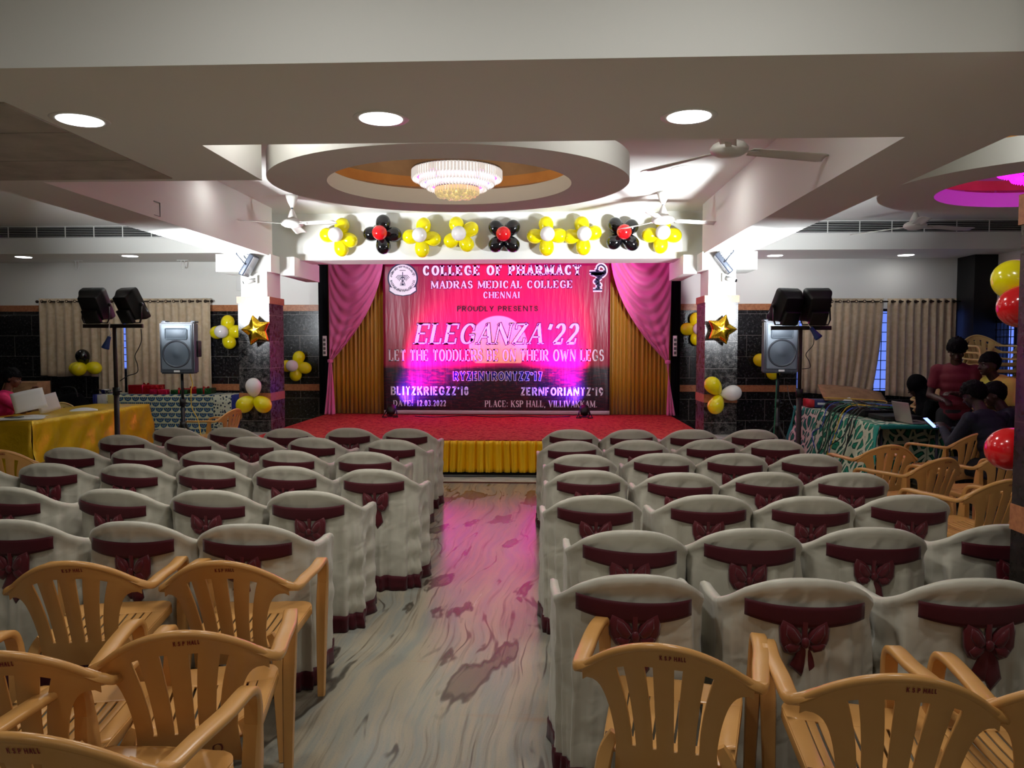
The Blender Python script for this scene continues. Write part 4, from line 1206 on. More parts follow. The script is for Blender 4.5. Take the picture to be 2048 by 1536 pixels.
def speaker(px, py, Y, rz, label, slabel):
    c = at(px, py, Y); zb = c.z - .31
    e = empty('loudspeaker', (c.x, Y, zb), rz, label, 'speaker', 'loudspeakers on tripods')
    P = [(-.2, -.16), (.2, -.16), (.2, 0), (.14, .17), (-.14, .17), (-.2, 0)]
    b = BM()
    A = [b.verts.new((x, y, 0)) for x, y in P]; B = [b.verts.new((x, y, .62)) for x, y in P]
    b.faces.new(A); b.faces.new(B)
    for i in range(6): b.faces.new((A[i], A[(i + 1) % 6], B[(i + 1) % 6], B[i]))
    bmesh.ops.recalc_face_normals(b, faces=b.faces[:])
    bmesh.ops.bevel(b, geom=b.edges[:], offset=.016, segments=3, affect='EDGES'); obj('cabinet', b, 'speaker_grey', e, True, 40)
    b = BM(); box(b, -.172, .172, -.172, -.158, .05, .59, .012); obj('grille', b, 'grille', e)
    b = BM(); lathe(b, [(.145, -.173), (.158, -.178), (.165, -.174)], 48, mtx=Matrix.Translation((0, 0, .24)) @ Matrix.Rotation(PI / 2, 4, 'X') @ Matrix.Diagonal((1, 1, -1, 1))); 
    for v in b.verts: pass
    bmesh.ops.solidify(b, geom=b.faces[:], thickness=.003); obj('woofer_ring', b, 'speaker_grey', e)
    b = BM(); lathe(b, [(.0, .012), (.02, .012), (.04, .006), (.06, 0), (.142, .0)], 40, mtx=Matrix.Translation((0, -.173, .24)) @ Matrix.Rotation(PI / 2, 4, 'X')); obj('woofer', b, 'cone_grey', e)
    b = BM(); box(b, -.13, .13, -.1735, -.17, .41, .55, .02); obj('horn', b, 'cone_grey', e)
    b = BM(); box(b, -.035, .035, -.178, -.168, .018, .042, .004); obj('badge', b, 'white_plastic', e)
    for s in (-1, 1):
        b = BM(); box(b, s * .17 - .025, s * .17 + .025, -.1, .05, .615, .64, .008); obj('top_foot', b, 'speaker_grey', e)
    b = BM(); box(b, .195, .222, -.06, .06, .2, .4, .012); obj('handle', b, 'black', e)
    t = empty('speaker_tripod', (c.x, Y, 0), rz, slabel, 'tripod', 'speaker tripods')
    b = BM(); tube(b, [(0, 0, .3), (0, 0, zb * .72)], .024, 12); obj('outer_tube', b, 'black', t)
    b = BM(); tube(b, [(0, 0, zb * .7), (0, 0, zb - .002)], .017, 12); obj('inner_tube', b, 'black', t)
    b = BM(); lathe(b, [(.024, zb * .68), (.036, zb * .68), (.036, zb * .75), (.02, zb * .75)], 14); tube(b, [(0, 0, zb * .71), (.06, -.03, zb * .71)], .01, 6); obj('collar', b, 'black', t)
    b = BM(); lathe(b, [(.025, .58), (.04, .58), (.04, .66), (.025, .66)], 14); obj('hub', b, 'black', t)
    for k in range(3):
        a = R(-60 + k * 120); b = BM(); tube(b, [(.03 * math.cos(a), .03 * math.sin(a), .62), (.5 * math.cos(a), .5 * math.sin(a), .014)], .013, 8); obj('leg', b, 'black', t)
        b = BM(); tube(b, [(0, 0, .32), (.26 * math.cos(a), .26 * math.sin(a), .32)], .007, 6); obj('brace', b, 'black', t)


speaker(363, 696, 9.0, R(7), 'grey-grilled loudspeaker on a tripod left of the stage', 'black tripod under the loudspeaker left of the stage')
speaker(1557, 694, 9.2, R(-4), 'grey-grilled loudspeaker on a tripod right of the stage', 'black tripod under the loudspeaker right of the stage')


def cable(pts, r, m_, label, n=8, name='cable', cat='cable'):
    b = BM(); tube(b, smoothcurve(pts, n), r, 6); return tag(obj(name, b, m_), label, cat)


q = lambda *a: [at(x, y, Y) for x, y, Y in a]
cable(q((380, 748, 8.9), (385, 768, 8.9), (382, 782, 8.85), (384, 815, 8.85), (396, 840, 8.8), (402, 872, 8.7)), .006, 'cable_yellow', 'yellow cable hanging from the left loudspeaker')
cable(q((282, 658, 7.58), (283, 680, 7.56), (278, 695, 7.56), (270, 712, 7.56), (275, 730, 7.56), (274, 745, 7.6), (255, 752, 7.6), (240, 762, 7.62)), .005, 'cable_black', 'thin black lead looping from the left lamp to its stand')
cable(q((1553, 760, 9.15), (1552, 790, 9.1), (1550, 830, 9.1), (1548, 862, 9.1), (1546, 880, 9.1)), .007, 'cable_green', 'green cable hanging from the right loudspeaker')
cable(q((1628, 672, 7.55), (1626, 690, 7.55), (1612, 708, 7.55), (1618, 722, 7.55), (1620, 735, 7.55), (1604, 738, 7.58)), .004, 'cable_black', 'thin dark lead looping from the right lamp to its stand')
cable(q((1574, 770, 9.1), (1580, 800, 9.1), (1592, 830, 9.1), (1594, 870, 9.1)), .004, 'grey_cord', 'thin grey cord hanging beside the right lighting stand')


def adapter(px, py, Y, a, label):
    c = at(px, py, Y); e = empty('plug_adapter', c, 0, label, 'adapter', 'blue plug adapters on the stands')
    M = Matrix.Rotation(a, 4, 'Y')
    b = BM(); lathe(b, [(0, .06), (.018, .06), (.022, .02), (.036, -.05), (.04, -.07), (0, -.07)], 16, mtx=M); obj('body', b, 'blue_plastic', e)
    b = BM(); tube(b, [M @ Vector((0, 0, .06)), M @ Vector((0, 0, .1)), (.02, .0, .14), (.03, .0, .2)], .006, 6); obj('cord', b, 'paper', e)


adapter(215, 684, 7.54, R(22), 'blue plug adapter hanging from the left lighting stand')
adapter(1629, 665, 7.54, R(-38), 'blue plug adapter hanging from the right lighting stand')

# ---------------------------------------------------------------- window curtains on rods


def curtain(px0, px1, pyb, label, seed, wl, Y=YF - .14, lean=0.):
    a, c = at(px0, 599, Y), at(px1, 599, Y); zt = a.z + .015; zb = at(px0, pyb, Y).z
    e = empty('window_curtain', ((a.x + c.x) / 2, Y, zb), 0, label, 'curtain', 'beige eyelet curtains')
    x0, x1 = a.x - e.location.x, c.x - e.location.x; n = max(20, int((x1 - x0) / wl * 10)); rnd = random.Random(seed); ph = rnd.uniform(0, 6)

    def f(u, v):
        x = x0 + (x1 - x0) * u; s = x / wl * 2 * PI
        k = math.sin(s) + (.5 * math.sin(s * .53 + ph) + .3 * math.sin(s * 1.7 + ph)) * (1 - v)
        return Vector((x + lean * (1 - v) ** 2 * u + .012 * math.sin(s + ph) * (1 - v), .026 * k * (.8 + .3 * (1 - v)), (zt - zb) * v + .01 * math.sin(x * 9) * (1 - v)))
    b = BM(); grid(b, f, n, 14); o = obj('cloth', b, 'curtain', e); solid(o, .003)
    k = max(2, round((x1 - x0) / wl))
    for i in range(k):
        x = x0 + (x1 - x0) * (i + .5) / k
        b = BM(); tube(b, [(x + .022 * math.cos(t * PI / 6), -.048, zt - zb - .05 + .022 * math.sin(t * PI / 6)) for t in range(12)], .006, 6, True); obj('eyelet', b, 'dark_rod', e)


def rod(px0, px1, label):
    a, c = at(px0, 601, YF - .14), at(px1, 601, YF - .14)
    e = empty('curtain_rod', ((a.x + c.x) / 2, YF - .14, a.z), 0, label, 'curtain rod', 'curtain rods'); h = (c.x - a.x) / 2
    b = BM(); tube(b, [(-h, 0, -.02), (h, 0, -.02)], .013, 10); obj('pole', b, 'dark_rod', e)
    for s in (-1, 1):
        b = BM(); ball(b, (s * h, 0, -.02), .026, seg=12, rings=8); obj('finial', b, 'dark_rod', e)
        b = BM(); tube(b, [(s * (h - .05), 0, -.02), (s * (h - .05), .13, -.02)], .009, 8); obj('bracket', b, 'dark_rod', e)


rod(74, 423, 'dark curtain rod over the left window'); rod(1600, 1924, 'dark curtain rod over the right window')
curtain(79, 194, 752, 'short left panel of the left window curtain, above the dark wall', 1, .15)
curtain(193, 246.5, 860, 'narrow middle panel of the left window curtain, behind the lamp stand', 2, .12)
curtain(248.5, 421, 872, 'wide right panel of the left window curtain, behind the loudspeaker', 3, .13)
curtain(1604, 1768, 787, 'left panel of the right window curtain, pinched at its lower edge', 4, .125, lean=-.16)
curtain(1775, 1913, 792, 'right panel of the right window curtain, behind the standing person', 5, .12)


# ---------------------------------------------------------------- covered chairs
RING = [(0, .455, .445), (.13, .455, .45), (.215, .45, .47), (.254, .425, .58), (.267, .36, .645), (.272, .24, .652), (.272, .12, .662), (.266, .045, .685), (.243, -.005, .712),
        (.20, -.042, .748), (.13, -.066, .777), (.06, -.075, .788), (0, -.077, .79)]
half = smoothcurve(RING, 6)
ringR = half                                  # right side, front centre to back centre
ringL = [Vector((-p.x, p.y, p.z)) for p in half[::-1]][1:-1]
TOP = ringR + ringL
NR = len(TOP)


def bottom_of(p):
    x = p.x; y = p.y
    return Vector((x * .94 + (.006 if x > 0 else -.006), (y * 1.02 + .005) if y > 0 else y * 1.05 - .012, 0))


def cover_pt(i, t, sd, drape):
    p = TOP[i % NR]; q = bottom_of(p); z = p.z * t
    s = i / NR * 2 * PI
    pos = Vector((q.x + (p.x - q.x) * t ** .8, q.y + (p.y - q.y) * t ** .8, z))
    nrm = Vector((p.x, (p.y - .19) * .9, 0)); nrm.normalize()
    k = 1 - t
    ang = (i - NR / 2) / NR
    n1 = noise.noise(Vector((s * 4.2 + sd * 7.1, z * 1.0 - s * .6, sd * 3.3)))
    n2 = noise.noise(Vector((s * 9. + sd * 2.7, z * .6, sd * 5.1)))
    n3 = noise.noise(Vector((s * 2.2 - z * 9., z * 7. + sd, s * 1.1 + sd * 9.)))
    n4 = math.sin(z * 46 + 5 * math.sin(s * 1.5 + sd) + 2 * n1 + sd) * max(0, noise.noise(Vector((s * 1.7, z * 1.5, sd * 2.))) + .15)
    amp = min(1, k * 3.0)
    d = amp * (.034 * n1 + .034 * n2 * k ** .6 + .008 * n3 + drape * .02 * n4)
    if p.y < .02:        # creases pulled towards the tied sash
        rx_ = pos.x / .2; d += amp * .013 * math.sin(rx_ * 9 * (.5 + k) + sd) * max(0, 1 - abs(rx_)) * min(1, k * 4)
    back = p.y < -.03
    if back: d *= .75; pos.y -= .006 * math.sin(PI * min(1, t * 1.6)) 
    pos += nrm * d
    if t > .94: pos += nrm * (.0105 * math.sin((t - .94) / .06 * PI * .75)) * (1 if p.y < .06 else .5)
    elif t > .86 and p.y < .02: pos -= nrm * .004 * math.sin((t - .86) / .08 * PI)
    return pos


def cover_meshes(sd, drape):
    out = []
    NVL = 34; tv = [j / NVL for j in range(NVL + 1)]
    b = BM(); rows = []
    for j, t in enumerate(tv):
        rows.append([b.verts.new(cover_pt(i, .115 + (1 - .115) * t, sd, drape)) for i in range(NR)])
    cen = Vector((0, .19, 0))

    def inner(off, dz, mul=1.):
        r_ = []
        for i in range(NR):
            p = TOP[i]; d_ = Vector((p.x, (p.y - .19), 0)).normalized()
            r_.append(b.verts.new((p.x - d_.x * off, p.y - d_.y * off, p.z + dz)))
        return r_
    rows.append(inner(.010, .006)); rows.append(inner(.030, .002))
    mid = []
    for i in range(NR):
        p = TOP[i]; d_ = Vector((p.x, p.y - .19, 0)).normalized(); mid.append(b.verts.new((p.x - d_.x * .05, p.y - d_.y * .05, max(.45, p.z * .5 + .22))))
    rows.append(mid)
    st = []
    for i in range(NR):
        p = TOP[i]; st.append(b.verts.new((p.x * .74, .2 + (p.y - .2) * .74, .435)))
    rows.append(st)
    for A, B in zip(rows, rows[1:]):
        for i in range(NR): b.faces.new((A[i], A[(i + 1) % NR], B[(i + 1) % NR], B[i]))
    c = b.verts.new((0, .2, .43))
    for i in range(NR): b.faces.new((st[i], st[(i + 1) % NR], c))
    out.append(('cover', b, 'cover', None))
    b = BM(); rr_ = [[b.verts.new(cover_pt(i, .004 + .125 * t, sd, drape) + Vector((TOP[i].x, TOP[i].y - .19, 0)).normalized() * .0035) for i in range(NR)] for t in (0, .33, .66, 1)]
    for A, B in zip(rr_, rr_[1:]):
        for i in range(NR): b.faces.new((A[i], A[(i + 1) % NR], B[(i + 1) % NR], B[i]))
    out.append(('hem_band', b, 'maroon', .004))
    # sash across the back panel
    bk = sorted([(p.x, p.y) for p in TOP if p.y < .05 and abs(p.x) < .27])

    def yb(x):
        for (xa, ya), (xb, yb_) in zip(bk, bk[1:]):
            if xa <= x <= xb and xb > xa: return ya + (yb_ - ya) * (x - xa) / (xb - xa)
        return -.02
    til = random.Random(sd * 31 + 5).uniform(-.03, .03); w0 = random.Random(sd * 13).uniform(-.02, .01)
    b = BM()

    def fs(u, v):
        x = -.205 + .41 * u
        zc = .672 + .015 * (2 * u - 1) ** 2 + til * (2 * u - 1) * .5
        z = zc + (v - .5) * .058 * (1 + .12 * math.sin(PI * u)) - .008 * math.sin(PI * u) * (1 - v)
        return Vector((x, yb(x) - .0155 - .002 * math.sin(PI * v) - .003 * math.sin(PI * u), z))
    grid(b, fs, 24, 5); out.append(('sash', b, 'maroon', .002))
    rb = random.Random(sd * 17 + 2)
    b = BM(); cx = w0 + rb.uniform(-.01, .01); zk = .572 + rb.uniform(-.008, .012); yk = -.098
    for s in (-1, 1):
        a_, c_ = rb.uniform(-.006, .008), rb.uniform(-.01, .008)
        o_ = [(cx, zk + .012), (cx + s * .018, zk + .045), (cx + s * .04, zk + .072), (cx + s * (.078 + a_), zk + .088), (cx + s * (.086 + a_), zk + .05), (cx + s * (.083 + a_), zk + .0 + c_), (cx + s * .068, zk - .036 + c_), (cx + s * .04, zk - .046 + c_), (cx + s * .012, zk - .028)]
        puff(b, o_, yk + .010, .014, .010)
        puff(b, [(cx + s * .012, zk + .01), (cx + s * .04, zk + .05), (cx + s * .064, zk + .066), (cx + s * .066, zk + .03), (cx + s * .05, zk + .002), (cx + s * .028, zk - .008)], yk - .002, .010, .004)
        puff(b, [(cx + s * .016, zk - .006), (cx + s * .05, zk + .004), (cx + s * .07, zk - .012 + c_), (cx + s * .056, zk - .034 + c_), (cx + s * .028, zk - .032)], yk - .001, .008, .004)
    puff(b, [(cx - .014, zk + .092), (cx + .014, zk + .092), (cx + .011, zk + .04), (cx + .012, zk), (cx - .012, zk), (cx - .011, zk + .04)], yk + .008, .010, .006)
    for s, L in ((-1, rb.uniform(.11, .15)), (1, rb.uniform(.13, .19))):
        o_ = [(cx - .016, zk), (cx + .016, zk), (cx + s * .012 + .028, zk - .05), (cx + s * .018 + .036, zk - L * .72), (cx + s * .012 + .004, zk - L), (cx + s * .018 - .034, zk - L * .68), (cx + s * .008 - .024, zk - .05)]
        puff(b, o_, yk + .014, .009, .006)
    ball(b, (cx, yk - .002, zk + .002), .015, (1.0, .7, 1.3), 10, 8)
    out.append(('bow', b, 'maroon_satin', None))
    return out


VAR = []
for sd, dr in ((1, .2), (2, .45), (3, .1), (4, 1.4), (5, .3)):
    parts = []
    for nm, b, mm, th in cover_meshes(sd, dr):
        bmesh.ops.recalc_face_normals(b, faces=b.faces[:])
        me = bpy.data.meshes.new('chair_' + nm); b.to_mesh(me); b.free(); me.materials.append(MATS[mm]); me.polygons.foreach_set('use_smooth', [True] * len(me.polygons))
        parts.append((nm, me, th))
    VAR.append(parts)


def covered_chair(x, y, rz, label, group, k):
    e = empty('covered_chair', (x, y, 0), rz, label, 'chair', group)
    for nm, me, th in VAR[k % len(VAR)]:
        o = bpy.data.objects.new(nm, me); COL.objects.link(o); o.parent = e
        if th: solid(o, th, 1 if nm == 'hem_band' else 0)
    return e


ROWS_L = [
    [(697, 857), (573, 858), (458, 856), (344, 856)],
    [(782, 880), (623, 876), (500, 875), (375, 873), (241, 871)],
    [(728, 905), (574, 902), (414, 902), (271, 898), (135, 896)],
    [(745, 940), (570, 934), (410, 932), (254, 929), (92, 928), (-72, 928)],
    [(613, 984), (414, 982), (219, 980), (8, 976)],
    [(490, 1051), (258, 1046), (15, 1042)],
]
ROWS_L[0].insert(0, (812, 858))
ROWS_R = [
    [(1142, 860), (1264, 860), (1385, 860), (1508, 860)],
    [(1145, 883), (1278, 881), (1423, 880), (1553, 880)],
    [(1164, 910), (1324, 908), (1472, 908), (1622, 909)],
    [(1178, 942), (1362, 947), (1538, 946), (1706, 947)],
    [(1192, 993), (1420, 992), (1625, 995), (1823, 992)],
    [(1261, 1064), (1504, 1060), (1752, 1058), (2022, 1052)],
    [(1270, 1154), (1614, 1162), (1965, 1162)],
]
ORD = ['first', 'second', 'third', 'fourth', 'fifth', 'sixth', 'seventh']
k = 0
rnd = random.Random(21)
for side, rows in (('left', ROWS_L), ('right', ROWS_R)):
    for ri, row in enumerate(rows):
        for ci, (px, py) in enumerate(row):
            p = atz(px, py, .79); k += 1
            rz = R((-3 if side == 'left' else 2) + rnd.uniform(-3, 3))
            off = Matrix.Rotation(rz, 3, 'Z') @ Vector((0, -.077, 0))
            where = 'chair beside the aisle' if ci == 0 else '%s chair from the aisle' % ORD[ci]
            covered_chair(p.x - off.x, p.y - off.y, rz, 'white-covered %s, %s row from the stage, %s of the aisle' % (where, ORD[ri], side),
                          'white-covered chairs with maroon bows %s of the aisle' % side, rnd.randrange(5) if not (side == 'left' and ri == 3 and ci == 0) else 3)

# ---------------------------------------------------------------- moulded plastic armchairs


def chair_back(b):
    def S(x, z): return Vector((x, -.015 - .125 * max(-.3, (z - .40) / .39) + 1.05 * x * x * (.35 + .65 * max(0, (z - .40) / .39)), z))
    zt = lambda x: .79 - 1.75 * x * x
    wdt = .262
    zl = lambda x: zt(x) - (.062 - .10 * abs(x))
    zb = .455
    cb, ct = [-.13, -.065, 0, .065, .13], [-.178, -.089, 0, .089, .178]
    hb, ht = .0265, .0315
    topx = []; botx = []
    for q in range(5):
        L = []
        for j in range(17):
            t = j / 16; cx = cb[q] + (ct[q] - cb[q]) * t ** 1.7; h = hb + (ht - hb) * t
            fl_ = .03 * t ** 9 + .006 * t ** 3
            xa, xc = cx - h - (fl_ if q == 0 else 0), cx + h + (fl_ if q == 4 else 0)
            L.append([b.verts.new(S(x, zb + (zl(x) - zb) * t)) for x in (xa, (xa + xc) / 2, xc)])
            if j == 0: botx += [xa, (xa + xc) / 2, xc]
            if j == 16: topx += [xa, (xa + xc) / 2, xc]
        for A, B in zip(L, L[1:]):
            for k in (0, 1): b.faces.new((A[k], A[k + 1], B[k + 1], B[k]))
    ex = [wdt - (wdt - topx[-1]) * k / 4 for k in range(4)]
    X = [-x for x in ex] + topx + ex[::-1]
    rows = [[b.verts.new(S(x, zl(x) + (zt(x) - zl(x)) * v)) for x in X] for v in (0, .35, .7, 1)]
    for A, B in zip(rows, rows[1:]):
        for i in range(len(X) - 1): b.faces.new((A[i], A[i + 1], B[i + 1], B[i]))
    rows = []
    for j in range(6):
        v = j / 5
        rows.append([b.verts.new(S(x * (1.06 - .06 * v), zb - (1 - v) * (.125 - .022 * (1 - (x / .157) ** 2)))) for x in botx])
    for A, B in zip(rows, rows[1:]):
        for i in range(len(botx) - 1): b.faces.new((A[i], A[i + 1], B[i + 1], B[i]))
    return S, zt


def plastic_meshes(m_, lettering=True):
    out = []
    b = BM(); S, zt = chair_back(b); out.append(('backrest', b, m_, .009))
    b = BM(); tube(b, [S(-.252 + .504 * i / 30, zt(-.252 + .504 * i / 30)) + Vector((0, .006, 0)) for i in range(31)], .0125, 8); out.append(('top_rail', b, m_, None))
    b = BM()                                          # slotted seat with turned-down edges
    hw = lambda y: .205 + .03 * min(1, y / .4) - (.055 * (1 - math.sqrt(max(0, 1 - ((y - .40) / .0551) ** 2))) if y > .40 else 0)
    zs = lambda x, y: .425 + .012 * (y - .2) / .2 - .012 * math.cos(x / .22 * PI / 2) * math.sin(PI * min(1, max(0, y / .44)))
    def strip(f0, f1, y0, y1, n=8):
        L = [(b.verts.new((f0 * hw(y), y, zs(f0 * hw(y), y))), b.verts.new((f1 * hw(y), y, zs(f1 * hw(y), y)))) for y in [y0 + (y1 - y0) * j / n for j in range(n + 1)]]
        for (a, c), (d, e) in zip(L, L[1:]): b.faces.new((a, c, e, d))
    for i in range(12): strip(-1 + i / 6, -1 + (i + 1) / 6, 0, .09, 2); strip(-1 + i / 6, -1 + (i + 1) / 6, .34, .455, 10)
    strip(-1, -.74, .09, .34); strip(.74, 1, .09, .34)
    ns = 9
    for i in range(ns):
        c_ = -.74 + 1.48 * (i + .5) / ns; h = .74 / ns * .74
        strip(c_ - h, c_ + h, .09, .34)
    def lip(P):
        A = [b.verts.new(p) for p in P]; B = [b.verts.new(Vector(p) + Vector((0, 0, -.035))) for p in P]
        for i in range(len(P) - 1): b.faces.new((A[i], A[i + 1], B[i + 1], B[i]))
    for s in (-1, 1): lip([(s * hw(y), y, zs(s * hw(y), y)) for y in [j * .0455 for j in range(11)]])
    lip([(x * hw(.455), .455 + .012 * math.cos(x * PI / 2), zs(x * hw(.455), .455)) for x in [-1 + i / 6 for i in range(13)]])
    out.append(('seat', b, m_, .007))
    def sweep(b, P, ws, ts):      # rounded flat bar: width runs across the chair, thickness along the bend
        n = len(P); rows = []
        for i in range(n):
            a = P[max(0, i - 1)]; c = P[min(n - 1, i + 1)]; t = (c - a).normalized()
            wd = Vector((1, 0, 0)) - t * t.x; wd.normalize(); nn = t.cross(wd)
            k = i / (n - 1) * (len(ws) - 1); q = min(int(k), len(ws) - 2); f_ = k - q
            w_ = (ws[q] * (1 - f_) + ws[q + 1] * f_) / 2; h_ = (ts[q] * (1 - f_) + ts[q + 1] * f_) / 2
            rows.append([b.verts.new(P[i] + wd * w_ * sx + nn * h_ * sz) for sx, sz in ((-1, -.55), (-.8, -1), (.8, -1), (1, -.55), (1, .55), (.8, 1), (-.8, 1), (-1, .55))])
        for A, B in zip(rows, rows[1:]):
            for i in range(8): b.faces.new((A[i], A[(i + 1) % 8], B[(i + 1) % 8], B[i]))
        b.faces.new(rows[0]); b.faces.new(rows[-1])
    for s in (-1, 1):
        e0 = S(s * .262, zt(.262)); v3 = Vector
        P = smoothcurve([e0 + v3((-s * .045, -.012, .028)), e0 + v3((-s * .008, .008, .002)), e0 + v3((s * .018, .045, -.014)), (s * .287, .13, .655), (s * .294, .27, .65), (s * .29, .38, .648), (s * .286, .43, .632), (s * .283, .452, .59), (s * .28, .460, .53)], 6)
        b = BM(); sweep(b, P, (.02, .05, .056, .056, .054, .052), (.03, .026, .022, .024, .028, .04)); out.append(('armrest', b, m_, None))
        b = BM(); P = smoothcurve([(s * .28, .460, .532), (s * .274, .462, .42), (s * .268, .466, .22), (s * .262, .472, .0)], 5)
        sweep(b, P, (.052, .054, .046, .036), (.042, .062, .05, .034)); out.append(('leg', b, m_, None))
        b = BM(); P = smoothcurve([(s * .165, -.0, .47), (s * .196, -.002, .40), (s * .215, -.03, .24), (s * .24, -.075, .0)], 5)
        sweep(b, P, (.03, .05, .05, .036), (.02, .034, .044, .034)); out.append(('leg', b, m_, None))
    if lettering:
        b = BM(); text(b, 'K.S.P HALL', -.01, .068, .758, .772, lambda X, Z: S(X, Z + .0) + Vector((0, -.0078, 0)), thick=.24, thin=.2, ser=0, gap=.16); out.append(('lettering', b, 'red_print', None))
        b = BM(); c = (.09, .392)
        lathe(b, [(.012, 0), (.017, .002), (.012, .004), (.012, 0)], 20, mtx=Matrix.Translation(S(*c) + Vector((0, -.006, 0))) @ Matrix.Rotation(PI / 2, 4, 'X')); out.append(('emblem', b, 'brown_line', None))
    fin = []
    for nm, b, mm, th in out:
        bmesh.ops.remove_doubles(b, verts=b.verts[:], dist=.0006)
        for v in b.verts: v.co.x *= .9
        bmesh.ops.recalc_face_normals(b, faces=b.faces[:])
        if th == 'b': bmesh.ops.bevel(b, geom=b.edges[:], offset=.005, segments=2, affect='EDGES'); th = None
        me = bpy.data.meshes.new('plastic_chair_' + nm); b.to_mesh(me); b.free(); me.materials.append(MATS[mm])
        if nm != 'lettering': me.polygons.foreach_set('use_smooth', [True] * len(me.polygons)); me.set_sharp_from_angle(angle=R(50))
        fin.append((nm, me, th))
    return fin


PT = plastic_meshes('plastic_tan'); PCR = plastic_meshes('plastic_cream', False)


def plastic_chair(x, y, rz, label, group=None, kit=None, z=0., name='plastic_chair', cat='chair'):
    e = empty(name, (x, y, z), R(rz), label, cat, group)
    for nm, me, th in (kit or PT):
        o = bpy.data.objects.new(nm, me); COL.objects.link(o); o.parent = e
        if th: solid(o, th, 0); bv = o.modifiers.new('edge', 'BEVEL'); bv.width = .002; bv.segments = 2; bv.limit_method = 'ANGLE'
    return e


def pc(px, py, rz, label, group='tan plastic armchairs at the rear', dx=0., dy=0.):
    p = atz(px, py, .79); off = Matrix.Rotation(R(rz), 3, 'Z') @ Vector((0, -.14, 0))
    return plastic_chair(p.x - off.x + dx, p.y - off.y + dy, rz, label, group)


pc(128, 1129, 11, 'tan plastic armchair behind the left rear covered chairs, left of a matching chair')
pc(434, 1128, 4, 'tan plastic armchair nearest the aisle behind the left covered chairs')
pc(352, 1271, 14, 'tan plastic armchair in the left foreground showing four slots and a round emblem')
pc(-25, 1312, 8, 'tan plastic armchair cut by the left edge, beside the front slotted chair')
pc(20, 1478, -2, 'tan plastic armchair in the lower left corner showing only rail and arm')
pc(1326, 1298, -14, 'tan plastic armchair just right of the aisle, before the last covered row')
pc(1822, 1360, -9, 'tan plastic armchair in the lower right corner with glossy seat')
pc(2215, 1372, -2, 'tan plastic armchair at the right edge showing only its arm and seat')
G4 = 'tan plastic armchairs beside the near right column'
pc(1785, 892, 2, 'tan plastic armchair just before the green draped table', G4)
pc(1893, 918, 20, 'tan plastic armchair turned left in front of the seated people', G4)
pc(1962, 868, 20, 'tan plastic armchair under the person holding a phone', G4)
pc(2032, 905, 14, 'tan plastic armchair against the near right column, mostly hidden', G4)
pc(2022, 962, 15, 'tan plastic armchair with slotted seat behind the last covered chairs', G4)
pc(-8, 902, 12, 'tan plastic armchair at the left edge before the gold table', 'tan plastic armchairs on the left')
p = at(438, 840, 9.35); plastic_chair(-4.02, 9.3, 78, 'tan plastic armchair in profile beside the left lit pillar', 'tan plastic armchairs on the left')
p = atz(140, 806, .79); plastic_chair(p.x - .1, p.y - .1, 200, 'cream plastic armchair behind the far end of the gold table', 'cream plastic chairs', PCR)
plastic_chair(-6.98, 8.98, -66, 'cream plastic armchair under the person reading at the gold table', 'cream plastic chairs', PCR)
plastic_chair(4.80, 7.34, 56, 'tan plastic armchair under the person at the column edge', G4)
plastic_chair(4.62, 8.72, 66, 'cream plastic armchair under the person in the black veil', 'cream plastic chairs', PCR)


def stack(x, y, rz, n, word, group):
    for i in range(n):
        plastic_chair(x, y, rz + random.uniform(-1, 1), 'cream plastic chair, %s' % (word % (('lowest' if i == 0 else 'topmost' if i == n - 1 else 'number %d up' % (i + 1)))), group, PCR, i * .085, 'stacked_chair')


random.seed(5)
stack(4.88, 9.62, 172, 5, '%s in the stack behind the laptop', 'stacked cream chairs behind the laptop')
stack(5.72, 10.1, 180, 12, '%s in the tall stack nearer the curtain', 'tall stack of cream chairs nearer the curtain')
stack(6.3, 9.95, 178, 11, '%s in the tall stack nearer the column', 'tall stack of cream chairs nearer the column')


# ---------------------------------------------------------------- tables and cloths
def table(x0, x1, y0, y1, z, label, name='table'):
    e = empty(name, ((x0 + x1) / 2, (y0 + y1) / 2, 0), 0, label, 'table'); c = e.location
    b = BM(); box(b, x0 - c.x + .01, x1 - c.x - .01, y0 - c.y + .01, y1 - c.y - .01, z - .03, z - .002, .004); obj('tabletop', b, 'cardboard', e)
    for sx in (x0 + .06, x1 - .06):
        for sy in (y0 + .12, y1 - .12):
            b = BM(); tube(b, [(sx - c.x, sy - c.y, 0), (sx - c.x, sy - c.y, z - .03)], .016, 8); obj('leg', b, 'grey_metal', e)
    return e


